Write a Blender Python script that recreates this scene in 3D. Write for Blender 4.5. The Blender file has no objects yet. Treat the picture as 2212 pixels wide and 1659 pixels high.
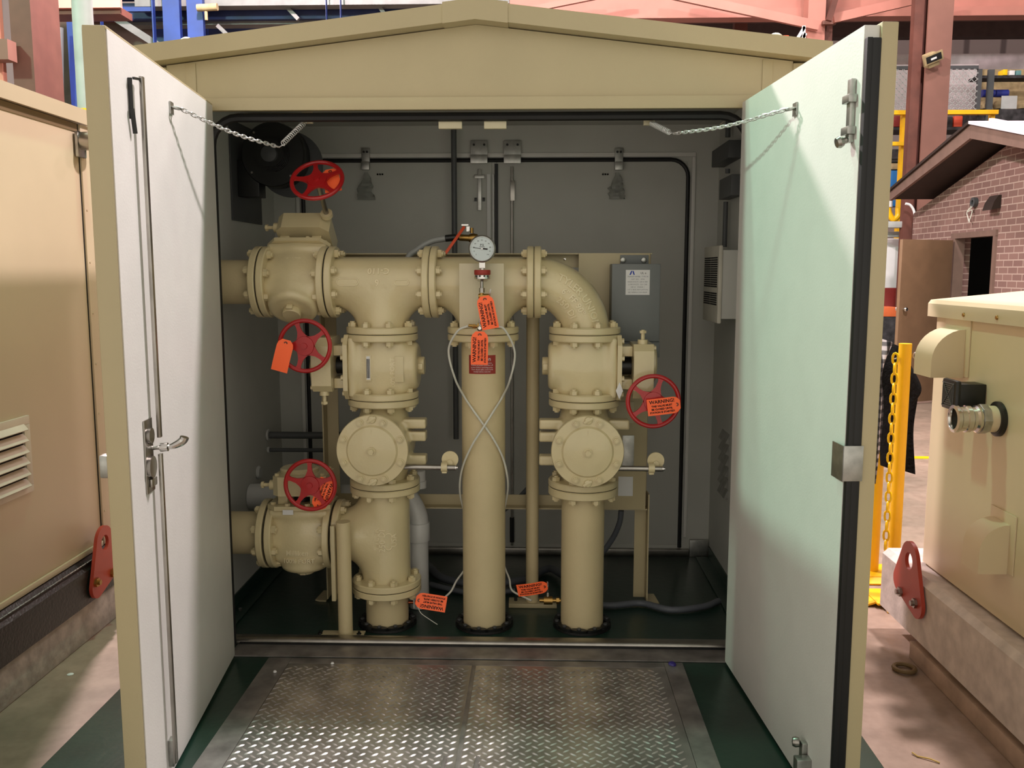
import bpy, bmesh, math, random
import numpy as np
from mathutils import Vector as V, Matrix as M, Quaternion as Q
random.seed(11)
PI = math.pi
SC = bpy.context.scene
COL = SC.collection
rad = math.radians

# ------------------------------------------------------------------ camera
F_PX, CX, CY = 1928.0, 1106.0, 829.5
PITCH, YAW = rad(7.24), rad(1.69)
CAM = V((0.22, -3.24, 1.46))
FWD = V((-math.sin(YAW)*math.cos(PITCH), math.cos(YAW)*math.cos(PITCH), -math.sin(PITCH)))
RGT = V((math.cos(YAW), math.sin(YAW), 0))
UPV = RGT.cross(FWD)
cd = bpy.data.cameras.new('camera'); cam = bpy.data.objects.new('camera', cd); COL.objects.link(cam)
cd.sensor_fit = 'HORIZONTAL'; cd.sensor_width = 36.0; cd.lens = F_PX/2212*36.0
cd.clip_start = 0.05; cd.clip_end = 200
mm = M((RGT, UPV, -FWD)).transposed().to_4x4(); mm.translation = CAM
cam.matrix_world = mm
SC.camera = cam

def ray(px, py): return FWD + RGT*((px-CX)/F_PX) - UPV*((py-CY)/F_PX)
def onX(px, py, X): d = ray(px, py); return CAM + d*((X-CAM.x)/d.x)
def onY(px, py, Y): d = ray(px, py); return CAM + d*((Y-CAM.y)/d.y)
def onZ(px, py, Z): d = ray(px, py); return CAM + d*((Z-CAM.z)/d.z)
def onP(px, py, p0, n): d = ray(px, py); return CAM + d*((p0-CAM).dot(n)/d.dot(n))

# ------------------------------------------------------------------ materials
def lin(c):
    def f(v):
        v /= 255.0
        return v/12.92 if v <= 0.04045 else ((v+0.055)/1.055)**2.4
    return tuple(f(v) for v in c[:3]) + (1.0,)
MATS = {}
def mat(name, rgb, rough=0.5, metal=0.0, var=0.06, scale=6.0, bump=0.0, bscale=60.0, coat=0.0, trans=0.0, alpha=1.0, spec=0.5, emit=0.0, detail=4.0):
    m = bpy.data.materials.new(name); m.use_nodes = True
    nt = m.node_tree; nd = nt.nodes; b = nd['Principled BSDF']
    b.inputs['Roughness'].default_value = rough; b.inputs['Metallic'].default_value = metal
    b.inputs['Coat Weight'].default_value = coat; b.inputs['Transmission Weight'].default_value = trans
    b.inputs['Alpha'].default_value = alpha; b.inputs['Specular IOR Level'].default_value = spec
    tc = nd.new('ShaderNodeTexCoord'); nz = nd.new('ShaderNodeTexNoise')
    nz.inputs['Scale'].default_value = scale; nz.inputs['Detail'].default_value = detail
    nt.links.new(tc.outputs['Object'], nz.inputs['Vector'])
    rp = nd.new('ShaderNodeValToRGB'); c = lin(rgb)
    lo = tuple(max(0, v*(1-var*2)) for v in c[:3])+(1,); hi = tuple(min(1, v*(1+var*2)) for v in c[:3])+(1,)
    rp.color_ramp.elements[0].position = 0.3; rp.color_ramp.elements[1].position = 0.7
    rp.color_ramp.elements[0].color = lo; rp.color_ramp.elements[1].color = hi
    nt.links.new(nz.outputs['Fac'], rp.inputs['Fac']); nt.links.new(rp.outputs['Color'], b.inputs['Base Color'])
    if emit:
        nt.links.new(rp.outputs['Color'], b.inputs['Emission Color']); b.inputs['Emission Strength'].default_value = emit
    if bump:
        n2 = nd.new('ShaderNodeTexNoise'); n2.inputs['Scale'].default_value = bscale; n2.inputs['Detail'].default_value = 3
        bp = nd.new('ShaderNodeBump'); bp.inputs['Strength'].default_value = bump; bp.inputs['Distance'].default_value = 0.01
        nt.links.new(tc.outputs['Object'], n2.inputs['Vector']); nt.links.new(n2.outputs['Fac'], bp.inputs['Height'])
        nt.links.new(bp.outputs['Normal'], b.inputs['Normal'])
    MATS[name] = m
    return m
TAN = mat('tan_paint', (190, 176, 140), 0.42, var=0.02, scale=3, bump=0.05, bscale=260)
CAST = mat('tan_cast', (210, 195, 154), 0.28, var=0.03, scale=5, bump=0.08, bscale=90, coat=0.45)
CASTL = mat('tan_cast_letter_lit', (226, 212, 174), 0.3, var=0.02, coat=0.4)  # paler than the castings to paint the light raised letters catch
PIPE = mat('tan_pipe', (205, 188, 148), 0.5, var=0.03, scale=5, bump=0.12, bscale=220)
TAN2 = mat('tan_neighbour', (200, 181, 154), 0.38, var=0.02, scale=2)
TAN3 = mat('tan_fibreglass', (220, 204, 172), 0.36, var=0.02, scale=2)
WHITE = mat('door_white', (224, 222, 218), 0.45, var=0.012, scale=9, bump=0.06, bscale=160)
GREYW = mat('interior_grey', (194, 194, 188), 0.55, var=0.02, scale=4, bump=0.04, bscale=120)
GREYD = mat('dark_grey', (70, 72, 74), 0.5, var=0.05)
CONDUIT = mat('conduit_grey', (86, 88, 90), 0.5, var=0.04)
XFMR = mat('transformer_grey', (112, 116, 116), 0.45, var=0.02)
BLACK = mat('black_rubber', (16, 17, 20), 0.5, var=0.1)
BLKM = mat('black_metal', (22, 23, 23), 0.4, var=0.12, scale=10)
GASK = mat('gasket', (30, 26, 18), 0.8)
GREEN = mat('green_floor_paint', (30, 54, 45), 0.28, var=0.10, scale=5, bump=0.08, bscale=30)
STEEL = mat('steel', (168, 164, 158), 0.32, 1.0, var=0.08, scale=14)
GALV = mat('galvanised', (176, 176, 172), 0.38, 1.0, var=0.1, scale=30)
ZINC = mat('zinc', (222, 222, 222), 0.3, 0.55, var=0.03)
CHROME = mat('chrome', (210, 208, 205), 0.15, 1.0, var=0.03)
BRASS = mat('brass', (176, 140, 80), 0.35, 1.0, var=0.08)
COPPER = mat('copper', (170, 96, 66), 0.4, 1.0, var=0.1)
TREAD = mat('tread_metal', (196, 190, 188), 0.30, 0.85, var=0.12, scale=9)
PLATEB = mat('bar_metal', (150, 144, 142), 0.42, 0.6, var=0.18, scale=12)
RED = mat('red_paint', (172, 22, 26), 0.33, var=0.06, coat=0.3)
REDL = mat('red_lug', (176, 62, 46), 0.42, var=0.05)
ORANGE = mat('tag_orange_glow', (255, 104, 56), 0.6, var=0.02, emit=0.12)  # faint emission added to the colour for a fluorescent look
ORNG2 = mat('orange_vinyl', (226, 84, 46), 0.45)
INK = mat('ink', (24, 12, 10), 0.8)
PVC = mat('pvc', (196, 196, 194), 0.35, var=0.04)
HOSE = mat('grey_hose', (92, 96, 104), 0.5)
TUBEW = mat('white_tube', (206, 206, 196), 0.4)
BEIGE = mat('beige_plate', (204, 194, 164), 0.45, var=0.02)
PAPER = mat('paper_white', (226, 226, 226), 0.6, var=0.01)
REDP = mat('red_label', (150, 44, 34), 0.55)
DIAL = mat('dial_white', (196, 206, 208), 0.4, var=0.02)
GLASS = mat('clear_plastic', (176, 178, 172), 0.3, trans=0.3, alpha=0.5)
BLUEI = mat('logo_blue', (24, 60, 170), 0.6)
CREAM = mat('heater_cream', (206, 202, 188), 0.45)
YEL = mat('yellow_paint', (250, 190, 16), 0.42, var=0.03)
YELP = mat('yellow_plastic', (255, 200, 0), 0.4)
BLKC = mat('black_cloth', (22, 20, 20), 0.95, var=0.3, scale=40, bump=0.4, bscale=60)
SKIDC = mat('painted_beam_grey', (206, 194, 186), 0.75, var=0.08, scale=14, bump=0.3, bscale=30)
SKIDB = mat('black_tar_beam', (19, 28, 24), 0.38, var=0.15, scale=9, bump=0.2, bscale=70)
TARGLINT = mat('tar_painted_glint', (150, 150, 152), 0.2, var=0.5, scale=110, bump=0.6, bscale=260, coat=0.6)  # pale flecks paint the lamp glints along the tarred bevel
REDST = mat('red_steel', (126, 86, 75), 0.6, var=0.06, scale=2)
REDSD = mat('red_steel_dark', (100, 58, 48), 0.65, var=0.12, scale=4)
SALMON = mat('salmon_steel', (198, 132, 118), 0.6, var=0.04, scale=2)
BLUE = mat('blue_steel', (24, 44, 108), 0.5, var=0.12, scale=3)
NAVY = mat('navy_deck', (16, 30, 74), 0.6, var=0.2, scale=3)
BLUEB = mat('blue_bin', (34, 108, 176), 0.5, var=0.05)
GREYB = mat('pale_grey_steel', (170, 172, 170), 0.5, var=0.08, scale=3)
BROWN = mat('brown_door', (128, 100, 76), 0.5, var=0.04)
BROWNF = mat('brown_fascia', (116, 92, 82), 0.55, var=0.06)
BROWND = mat('dark_soffit', (44, 30, 24), 0.7, var=0.1)
LILAC = mat('roof_sheet', (214, 206, 216), 0.35, var=0.06, scale=5)
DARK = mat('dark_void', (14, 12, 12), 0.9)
CLUT = mat('clutter_dark', (44, 42, 44), 0.7, var=0.5, scale=9)
SACK = mat('sack_tan', (156, 136, 100), 0.8, var=0.14, scale=8)
BINB = mat('barrel_blue', (34, 44, 124), 0.5)
REDC = mat('dark_red_box', (120, 32, 28), 0.6)
TAPE = mat('ring_brown', (112, 92, 60), 0.7)
BULBM = mat('light_cream', (226, 222, 200), 0.3)

def concrete():
    m = bpy.data.materials.new('shop_floor'); m.use_nodes = True
    nt = m.node_tree; nd = nt.nodes; b = nd['Principled BSDF']; L = nt.links.new
    tc = nd.new('ShaderNodeTexCoord')
    n1 = nd.new('ShaderNodeTexNoise'); n1.inputs['Scale'].default_value = 0.9; n1.inputs['Detail'].default_value = 8; n1.inputs['Roughness'].default_value = 0.65
    n2 = nd.new('ShaderNodeTexNoise'); n2.inputs['Scale'].default_value = 14; n2.inputs['Detail'].default_value = 6
    L(tc.outputs['Object'], n1.inputs['Vector']); L(tc.outputs['Object'], n2.inputs['Vector'])
    r1 = nd.new('ShaderNodeValToRGB'); e = r1.color_ramp.elements
    e[0].position = 0.34; e[0].color = lin((126, 112, 98)); e[1].position = 0.66; e[1].color = lin((172, 148, 132))
    r2 = nd.new('ShaderNodeValToRGB'); e = r2.color_ramp.elements
    e[0].position = 0.30; e[0].color = (0.72, 0.70, 0.68, 1); e[1].position = 0.62; e[1].color = (1.05, 1.05, 1.05, 1)
    mx = nd.new('ShaderNodeMix'); mx.data_type = 'RGBA'; mx.blend_type = 'MULTIPLY'; mx.inputs[0].default_value = 0.7
    L(n1.outputs['Fac'], r1.inputs['Fac']); L(n2.outputs['Fac'], r2.inputs['Fac'])
    L(r1.outputs['Color'], mx.inputs[6]); L(r2.outputs['Color'], mx.inputs[7]); L(mx.outputs[2], b.inputs['Base Color'])
    b.inputs['Roughness'].default_value = 0.45
    return m
FLOORM = concrete()
def brickm():
    m = bpy.data.materials.new('brick_wall'); m.use_nodes = True
    nt = m.node_tree; nd = nt.nodes; b = nd['Principled BSDF']; L = nt.links.new
    tc = nd.new('ShaderNodeTexCoord'); sp = nd.new('ShaderNodeSeparateXYZ'); cb = nd.new('ShaderNodeCombineXYZ')
    L(tc.outputs['Object'], sp.inputs[0]); L(sp.outputs['Y'], cb.inputs['X']); L(sp.outputs['Z'], cb.inputs['Y'])
    bt = nd.new('ShaderNodeTexBrick'); L(cb.outputs[0], bt.inputs['Vector'])
    bt.inputs['Color1'].default_value = lin((122, 92, 86)); bt.inputs['Color2'].default_value = lin((138, 106, 98)); bt.inputs['Mortar'].default_value = lin((172, 148, 138))
    bt.inputs['Scale'].default_value = 1.0; bt.inputs['Brick Width'].default_value = 0.21; bt.inputs['Row Height'].default_value = 0.079
    bt.inputs['Mortar Size'].default_value = 0.007; bt.inputs['Bias'].default_value = -0.2
    L(bt.outputs['Color'], b.inputs['Base Color']); b.inputs['Roughness'].default_value = 0.8
    bp = nd.new('ShaderNodeBump'); bp.inputs['Strength'].default_value = 0.5; bp.inputs['Distance'].default_value = 0.01; bp.invert = True
    L(bt.outputs['Fac'], bp.inputs['Height']); L(bp.outputs['Normal'], b.inputs['Normal'])
    return m
BRICK = brickm()
def plaidm():
    m = bpy.data.materials.new('plaid_flannel'); m.use_nodes = True
    nt = m.node_tree; nd = nt.nodes; b = nd['Principled BSDF']; L = nt.links.new
    tc = nd.new('ShaderNodeTexCoord')
    outs = []
    for ax, sc in (('X', 9.0), ('Z', 7.0)):
        w = nd.new('ShaderNodeTexWave'); w.bands_direction = ax; w.inputs['Scale'].default_value = sc; w.inputs['Distortion'].default_value = 0.6
        L(tc.outputs['Object'], w.inputs['Vector'])
        r = nd.new('ShaderNodeValToRGB'); r.color_ramp.elements[0].position = 0.35; r.color_ramp.elements[1].position = 0.6
        r.color_ramp.elements[0].color = (0.12, 0.12, 0.13, 1); r.color_ramp.elements[1].color = (0.95, 0.93, 0.95, 1)
        L(w.outputs['Fac'], r.inputs['Fac']); outs.append(r.outputs['Color'])
    mx = nd.new('ShaderNodeMix'); mx.data_type = 'RGBA'; mx.blend_type = 'MULTIPLY'; mx.inputs[0].default_value = 0.8
    L(outs[0], mx.inputs[6]); L(outs[1], mx.inputs[7]); L(mx.outputs[2], b.inputs['Base Color']); b.inputs['Roughness'].default_value = 0.95
    return m
PLAID = plaidm()
def sidingm():
    m = bpy.data.materials.new('hall_siding'); m.use_nodes = True
    nt = m.node_tree; nd = nt.nodes; b = nd['Principled BSDF']; L = nt.links.new
    tc = nd.new('ShaderNodeTexCoord'); w = nd.new('ShaderNodeTexWave'); w.bands_direction = 'X'; w.inputs['Scale'].default_value = 0.35; w.inputs['Distortion'].default_value = 0.4
    L(tc.outputs['Object'], w.inputs['Vector'])
    r = nd.new('ShaderNodeValToRGB'); r.color_ramp.elements[0].position = 0.02; r.color_ramp.elements[1].position = 0.1
    r.color_ramp.elements[0].color = lin((120, 108, 108)); r.color_ramp.elements[1].color = lin((176, 162, 160))
    L(w.outputs['Fac'], r.inputs['Fac']); L(r.outputs['Color'], b.inputs['Base Color']); b.inputs['Roughness'].default_value = 0.8
    return m
SIDING = sidingm()

# ------------------------------------------------------------------ geometry helpers
def wm(o):
    m = M.Identity(4)
    while o is not None:
        m = o.matrix_parent_inverse @ o.matrix_basis @ m if o.parent else o.matrix_basis @ m
        o = o.parent
    return m
def frame(z, x=None):
    z = V(z).normalized()
    if x is None:
        x = V((1, 0, 0)) if abs(z.x) < 0.9 else V((0, 1, 0))
    x = V(x); x = (x - z*x.dot(z)).normalized(); y = z.cross(x)
    return M((x, y, z)).transposed()
def mat4(rot3, loc):
    m = rot3.to_4x4(); m.translation = V(loc); return m
def link(name, me, m, parent=None):
    if m is not None:
        me.materials.clear(); me.materials.append(m)
    o = bpy.data.objects.new(name, me); COL.objects.link(o)
    if parent is not None:
        o.parent = parent; o.matrix_parent_inverse = wm(parent).inverted()
    return o
class MB:
    def __init__(s): s.bm = bmesh.new()
    def raw(s, vs, fs, mx=None):
        if mx is not None: vs = [mx @ V(v) for v in vs]
        bv = [s.bm.verts.new(v) for v in vs]
        for f in fs:
            try: s.bm.faces.new([bv[i] for i in f])
            except ValueError: pass
        return bv
    def box(s, lo, hi, bev=0.0, mx=None):
        x0, y0, z0 = [min(a, b) for a, b in zip(lo, hi)]; x1, y1, z1 = [max(a, b) for a, b in zip(lo, hi)]
        vs = [(x0,y0,z0),(x1,y0,z0),(x1,y1,z0),(x0,y1,z0),(x0,y0,z1),(x1,y0,z1),(x1,y1,z1),(x0,y1,z1)]
        fs = [(3,2,1,0),(4,5,6,7),(0,1,5,4),(1,2,6,5),(2,3,7,6),(3,0,4,7)]
        bv = s.raw(vs, fs, mx)
        if bev:
            es = set(e for v in bv for e in v.link_edges)
            bmesh.ops.bevel(s.bm, geom=list(es), offset=bev, segments=2, profile=0.6, affect='EDGES')
        return s
    def bar(s, p0, p1, w, h, up=(0, 0, 1), bev=0.0):
        p0, p1 = V(p0), V(p1); d = p1-p0
        r = frame(d, V(up).cross(d) if V(up).cross(d).length > 1e-6 else None)
        return s.box((-w/2, -h/2, 0), (w/2, h/2, d.length), bev, mat4(r, p0))
    def cyl(s, p0, p1, r, r1=None, n=24):
        p0, p1 = V(p0), V(p1); d = p1-p0; r1 = r if r1 is None else r1
        mx = mat4(frame(d), p0); h = d.length
        vs = [(r*math.cos(2*PI*i/n), r*math.sin(2*PI*i/n), 0) for i in range(n)] + [(r1*math.cos(2*PI*i/n), r1*math.sin(2*PI*i/n), h) for i in range(n)]
        fs = [(i, (i+1) % n, n+(i+1) % n, n+i) for i in range(n)] + [tuple(range(n-1, -1, -1)), tuple(range(n, 2*n))]
        s.raw(vs, fs, mx); return s
    def lathe(s, prof, c=(0, 0, 0), ax=(0, 0, 1), n=32, closed=False):
        mx = mat4(frame(ax), c); vs = []; fs = []; k = len(prof)
        for r, z in prof:
            vs += [(max(r, 1e-5)*math.cos(2*PI*i/n), max(r, 1e-5)*math.sin(2*PI*i/n), z) for i in range(n)]
        for j in range(k if closed else k-1):
            a, b = j*n, ((j+1) % k)*n
            fs += [(a+i, a+(i+1) % n, b+(i+1) % n, b+i) for i in range(n)]
        if not closed: fs += [tuple(range(n-1, -1, -1)), tuple(range((k-1)*n, k*n))]
        s.raw(vs, fs, mx); return s
    def tube(s, pts, r, n=10, closed=False):
        pts = [V(p) for p in pts]; k = len(pts); T = []
        for i in range(k):
            a = pts[(i-1) % k] if (closed or i > 0) else pts[i]; b = pts[(i+1) % k] if (closed or i < k-1) else pts[i]
            T.append((b-a).normalized())
        X = frame(T[0]).col[0].copy(); vs = []
        for i in range(k):
            X = (X - T[i]*X.dot(T[i])).normalized(); Y = T[i].cross(X); rr = r[i] if isinstance(r, (list, tuple)) else r
            vs += [pts[i] + (X*math.cos(2*PI*j/n) + Y*math.sin(2*PI*j/n))*rr for j in range(n)]
        fs = []
        for i in range(k if closed else k-1):
            a, b = i*n, ((i+1) % k)*n
            fs += [(a+j, a+(j+1) % n, b+(j+1) % n, b+j) for j in range(n)]
        if not closed: fs += [tuple(range(n-1, -1, -1)), tuple(range((k-1)*n, k*n))]
        s.raw(vs, fs); return s
    def torus(s, R, r, c=(0, 0, 0), ax=(0, 0, 1), n=40, m=10):
        f = frame(ax); c = V(c)
        return s.tube([c + f.col[0]*R*math.cos(2*PI*i/n) + f.col[1]*R*math.sin(2*PI*i/n) for i in range(n)], r, m, True)
    def prism(s, poly, z0, z1, mx=None):
        n = len(poly)
        vs = [(x, y, z0) for x, y in poly] + [(x, y, z1) for x, y in poly]
        fs = [tuple(range(n-1, -1, -1)), tuple(range(n, 2*n))] + [(i, (i+1) % n, n+(i+1) % n, n+i) for i in range(n)]
        s.raw(vs, fs, mx); return s
    def grid(s, P, nu, nv, thick=0.0):
        # P(u,v)->point, single sheet or closed slab
        bv = [[s.bm.verts.new(P(i/nu, j/nv)) for j in range(nv+1)] for i in range(nu+1)]
        for i in range(nu):
            for j in range(nv): s.bm.faces.new((bv[i][j], bv[i+1][j], bv[i+1][j+1], bv[i][j+1]))
        if thick:
            bmesh.ops.solidify(s.bm, geom=list(s.bm.faces), thickness=thick)
        return s
    def build(s, name, m, parent=None, ang=35, bevel=0.0):
        bmesh.ops.recalc_face_normals(s.bm, faces=list(s.bm.faces))
        me = bpy.data.meshes.new(name); s.bm.to_mesh(me); s.bm.free()
        for p in me.polygons: p.use_smooth = True
        me.set_sharp_from_angle(angle=rad(ang))
        return link(name, me, m, parent)
def thing(name, label, cat, loc=(0, 0, 0), group=None, kind=None):
    o = bpy.data.objects.new(name, None); COL.objects.link(o); o.location = loc; o.empty_display_size = 0.1
    return tag(o, label, cat, group, kind)
def tag(o, label=None, cat=None, group=None, kind=None):
    if label: o['label'] = label
    if cat: o['category'] = cat
    if group: o['group'] = group
    if kind: o['kind'] = kind
    return o
def struct(o, label=None): o['kind'] = 'structure'; return tag(o, label)
def dup(root, matrix, label=None, group=None):
    def rec(o, par):
        c = o.copy(); COL.objects.link(c)
        if par is not None:
            c.parent = par; c.matrix_parent_inverse = o.matrix_parent_inverse.copy()
        for ch in list(kids.get(o.name, [])): rec(ch, c)
        return c
    kids = {}
    for ob in bpy.data.objects:
        if ob.parent: kids.setdefault(ob.parent.name, []).append(ob)
    r = rec(root, None); r.matrix_basis = matrix
    return tag(r, label, None, group)
def curve_pts(ctrl, n=8):
    P = [V(p) for p in ctrl]; P = [P[0]*2-P[1]] + P + [P[-1]*2-P[-2]]; out = []
    for i in range(1, len(P)-2):
        a, b, c, d = P[i-1:i+3]
        for k in range(n):
            t = k/n
            out.append(0.5*((b*2) + (c-a)*t + (a*2-b*5+c*4-d)*t*t + (b*3-a-c*3+d)*t**3))
    out.append(P[-2]); return out
def text(body, size, fn, name, m, parent, align='CENTER', extrude=0.0006, bold=0.0, res=2):
    cu = bpy.data.curves.new('t', 'FONT'); cu.body = body; cu.size = size; cu.align_x = align; cu.align_y = 'CENTER'
    cu.extrude = extrude; cu.offset = bold; cu.resolution_u = res
    o = bpy.data.objects.new('t', cu); COL.objects.link(o)
    me = bpy.data.meshes.new_from_object(o); bpy.data.objects.remove(o); bpy.data.curves.remove(cu)
    if isinstance(fn, M): me.transform(fn)
    else:
        for v in me.vertices: v.co = fn(v.co)
    me.name = name
    return link(name, me, m, parent)

# --- signed-distance casting shapes
def sd_cyl(P, c, ax, r, h0, h1, rd=0.008):
    x, y, z = P[0]-c[0], P[1]-c[1], P[2]-c[2]
    a = {'x': (x, y, z), 'y': (y, x, z), 'z': (z, x, y)}[ax]
    q = np.sqrt(a[1]**2 + a[2]**2) - (r-rd); t = np.abs(a[0]-(h0+h1)/2) - ((h1-h0)/2-rd)
    return np.minimum(np.maximum(q, t), 0) + np.sqrt(np.maximum(q, 0)**2 + np.maximum(t, 0)**2) - rd
def sd_box(P, c, h, rd=0.01):
    q = [np.abs(P[i]-c[i])-(h[i]-rd) for i in range(3)]
    return np.sqrt(sum(np.maximum(a, 0)**2 for a in q)) + np.minimum(np.maximum(np.maximum(q[0], q[1]), q[2]), 0) - rd
def smin(a, b, k):
    h = np.clip(0.5+0.5*(b-a)/k, 0, 1); return b*(1-h)+a*h-k*h*(1-h)
def sdf_obj(f, lo, hi, h, name, m, parent):
    ax = [np.arange(lo[i], hi[i]+h, h) for i in range(3)]
    G = np.meshgrid(*ax, indexing='ij'); D = f(G); S = D < 0
    n = [a-1 for a in D.shape]
    sl = lambda A, o: A[o[0]:o[0]+n[0], o[1]:o[1]+n[1], o[2]:o[2]+n[2]]
    offs = [(i, j, k) for i in (0, 1) for j in (0, 1) for k in (0, 1)]
    cnt = sum(sl(S, o).astype(int) for o in offs); act = (cnt > 0) & (cnt < 8)
    acc = np.zeros(tuple(n)+(3,)); num = np.zeros(n)
    for o in offs:
        for a in range(3):
            if o[a]: continue
            o2 = list(o); o2[a] = 1
            d0, d1 = sl(D, o), sl(D, o2); cr = (d0 < 0) != (d1 < 0)
            t = np.where(cr, d0/np.where(cr, d0-d1, 1), 0)
            for b in range(3): acc[..., b] += np.where(cr, o[b] + (t if b == a else 0), 0)
            num += cr
    idx = -np.ones(n, int); idx[act] = np.arange(act.sum())
    I = np.argwhere(act); vs = (acc[act]/num[act][:, None] + I)*h + np.array(lo)
    fs = []
    for a in range(3):
        b, c = [(1, 2), (2, 0), (0, 1)][a]
        s0 = [slice(1, n[i]) for i in range(3)]; s0[a] = slice(0, n[a]); s1 = list(s0); s1[a] = slice(1, n[a]+1)
        A, B = S[tuple(s0)], S[tuple(s1)]; cr = np.argwhere(A != B)
        off = np.array([0 if i == a else 1 for i in range(3)])
        flip = A[tuple(cr.T)]; p = cr+off
        eb = np.eye(3, dtype=int)[b]; ec = np.eye(3, dtype=int)[c]
        q = [p-eb-ec, p-ec, p, p-eb]
        q = np.stack([idx[tuple(x.T)] for x in q], 1)
        q[~flip] = q[~flip][:, ::-1]; fs.append(q)
    fs = np.concatenate(fs)
    for _ in range(3):
        P = [vs[:, i] for i in range(3)]; d = f(P); e = 1e-4; g = []
        for i in range(3):
            P2 = list(P); P2[i] = P[i]+e; g.append((f(P2)-d)/e)
        g = np.stack(g, 1); vs = vs - g*(d/np.maximum((g**2).sum(1), 0.2))[:, None]
    me = bpy.data.meshes.new(name); me.from_pydata(vs.tolist(), [], fs.tolist()); me.update()
    for p in me.polygons: p.use_smooth = True
    return link(name, me, m, parent)

# ================================================================== HALL (setting)
ZF = -0.25
fl = MB().box((-14, -5.5, ZF-0.1), (18, 20, ZF)).build('floor', FLOORM); struct(fl)
wb = MB().box((-14, 20, ZF), (18, 20.2, 12)).build('wall_back', SIDING); struct(wb)
wl = MB().box((-14.2, -9, ZF), (-14, 20, 12)).build('wall_left', SIDING); struct(wl)
wr = MB().box((18, -9, ZF), (18.2, 20, 12)).build('wall_right', SIDING); struct(wr)

ce = MB().box((-14, 4.0, 12), (18, 20, 12.2)).build('ceiling', mat('ceiling_grey', (120, 116, 116), 0.8)); struct(ce)

# ================================================================== ENCLOSURE
enc = thing('pump_enclosure', 'tan steel pump station enclosure, both double doors swung open', 'equipment enclosure', (0, 0, 0))
YB = 1.25      # inner face of rear wall
MB().box((-1.25, -1.75, -0.249), (1.25, 1.42, 0.0), 0.006).build('skid_deck', GREEN, enc)['label'] = 'dark green painted deck'
# side walls (inner skins grey, outer skins tan)
for s, nm in ((-1, 'side_wall'), (1, 'side_wall')):
    w = MB().box((s*1.10, 0.06, 0.001), (s*1.115, YB, 2.165)).build(nm, GREYW, enc)
    MB().box((s*1.1155, 0.0, 0.001), (s*1.16, YB+0.06, 2.165)).build('outer_skin', TAN, w)
# front jambs
for s in (-1, 1):
    j = MB().box((s*0.976, 0.0, 0.001), (s*1.115, 0.055, 2.03)).build('jamb', TAN, enc)
    MB().box((s*0.985, 0.056, 0.03), (s*1.099, 0.075, 2.0)).build('jamb_lining', GREYW, j)
# front header (gable infill) with folded bottom strip
SL = 0.119
def roofz(x): return 2.315 - abs(x)*SL
hd = MB()
hd.prism([(-1.10, 2.03), (1.10, 2.03), (1.10, roofz(1.1)-0.004), (0, roofz(0)-0.004), (-1.10, roofz(1.1)-0.004)], 0.0, 0.055, M(((1,0,0,0),(0,0,1,0),(0,1,0,0),(0,0,0,1))))
hdr = hd.build('front_header', TAN, enc)
MB().box((-1.02, -0.016, 2.022), (1.02, 0.0, 2.066), 0.004).build('bottom_fold', TAN, hdr)
for s in (-1, 1):
    MB().box((s*1.10, -0.006, 2.03), (s*1.16, 0.054, roofz(1.16)-0.004), 0.002).build('corner_cover', TAN, hdr)
    MB().box((s*1.03, -0.004, 2.067), (s*0.995, -0.0005, roofz(1.03)-0.006), 0.001).build('stiffener', TAN, hdr)
# gasket round the front opening
g = MB(); pts = []
def rrect(x0, x1, z0, z1, r, y, n=6):
    c = [(x1-r, z1-r, 0), (x0+r, z1-r, 90), (x0+r, z0+r, 180), (x1-r, z0+r, 270)]; o = []
    for cx, cz, a in c:
        o += [V((cx+r*math.cos(rad(a+90*i/n)), y, cz+r*math.sin(rad(a+90*i/n)))) for i in range(n+1)]
    return o
g.tube([V((0.962, 0.035, 0.02))]+rrect(-0.962, 0.962, 0.03, 2.005, 0.10, 0.035)[:14]+[V((-0.962, 0.035, 0.02))], 0.016, 8)
g.build('opening_gasket', BLACK, enc)
# roof
rf = MB(); T = 0.061
for s in (-1, 1):
    a = [(s*1.215, roofz(1.215)), (s*0.02, roofz(0.02)), (s*0.02, roofz(0.02)+T), (s*1.215, roofz(1.215)+T)]
    rf.prism(a if s > 0 else a[::-1], -0.062, YB+0.14, M(((1,0,0,0),(0,0,1,0),(0,1,0,0),(0,0,0,1))))
roof = rf.build('roof', TAN, enc)
rc = MB()
for s in (-1, 1):
    a = [(0, roofz(0)-0.003), (s*0.112, roofz(0.112)-0.003), (s*0.112, roofz(0.112)+T+0.006), (0, roofz(0)+T+0.006)]
    rc.prism(a if s > 0 else a[::-1], -0.067, YB+0.15, M(((1,0,0,0),(0,0,1,0),(0,1,0,0),(0,0,0,1))))
rc.build('ridge_cap', TAN, roof)
MB().box((-1.099, 0.0556, 2.1655), (1.099, YB+0.05, 2.175)).build('inner_ceiling', GREYW, enc)
for px in (408, 1672):
    p = onY(px, 84, 0.05); x = p.x
    MB().lathe([(0.0, 0), (0.027, 0), (0.027, 0.012), (0.022, 0.026), (0.012, 0.033), (0, 0.035)], (x, 0.03, roofz(x)+T-0.004), (0, 0, 1), 20).build('lifting_cap', BULBM, roof)
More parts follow.
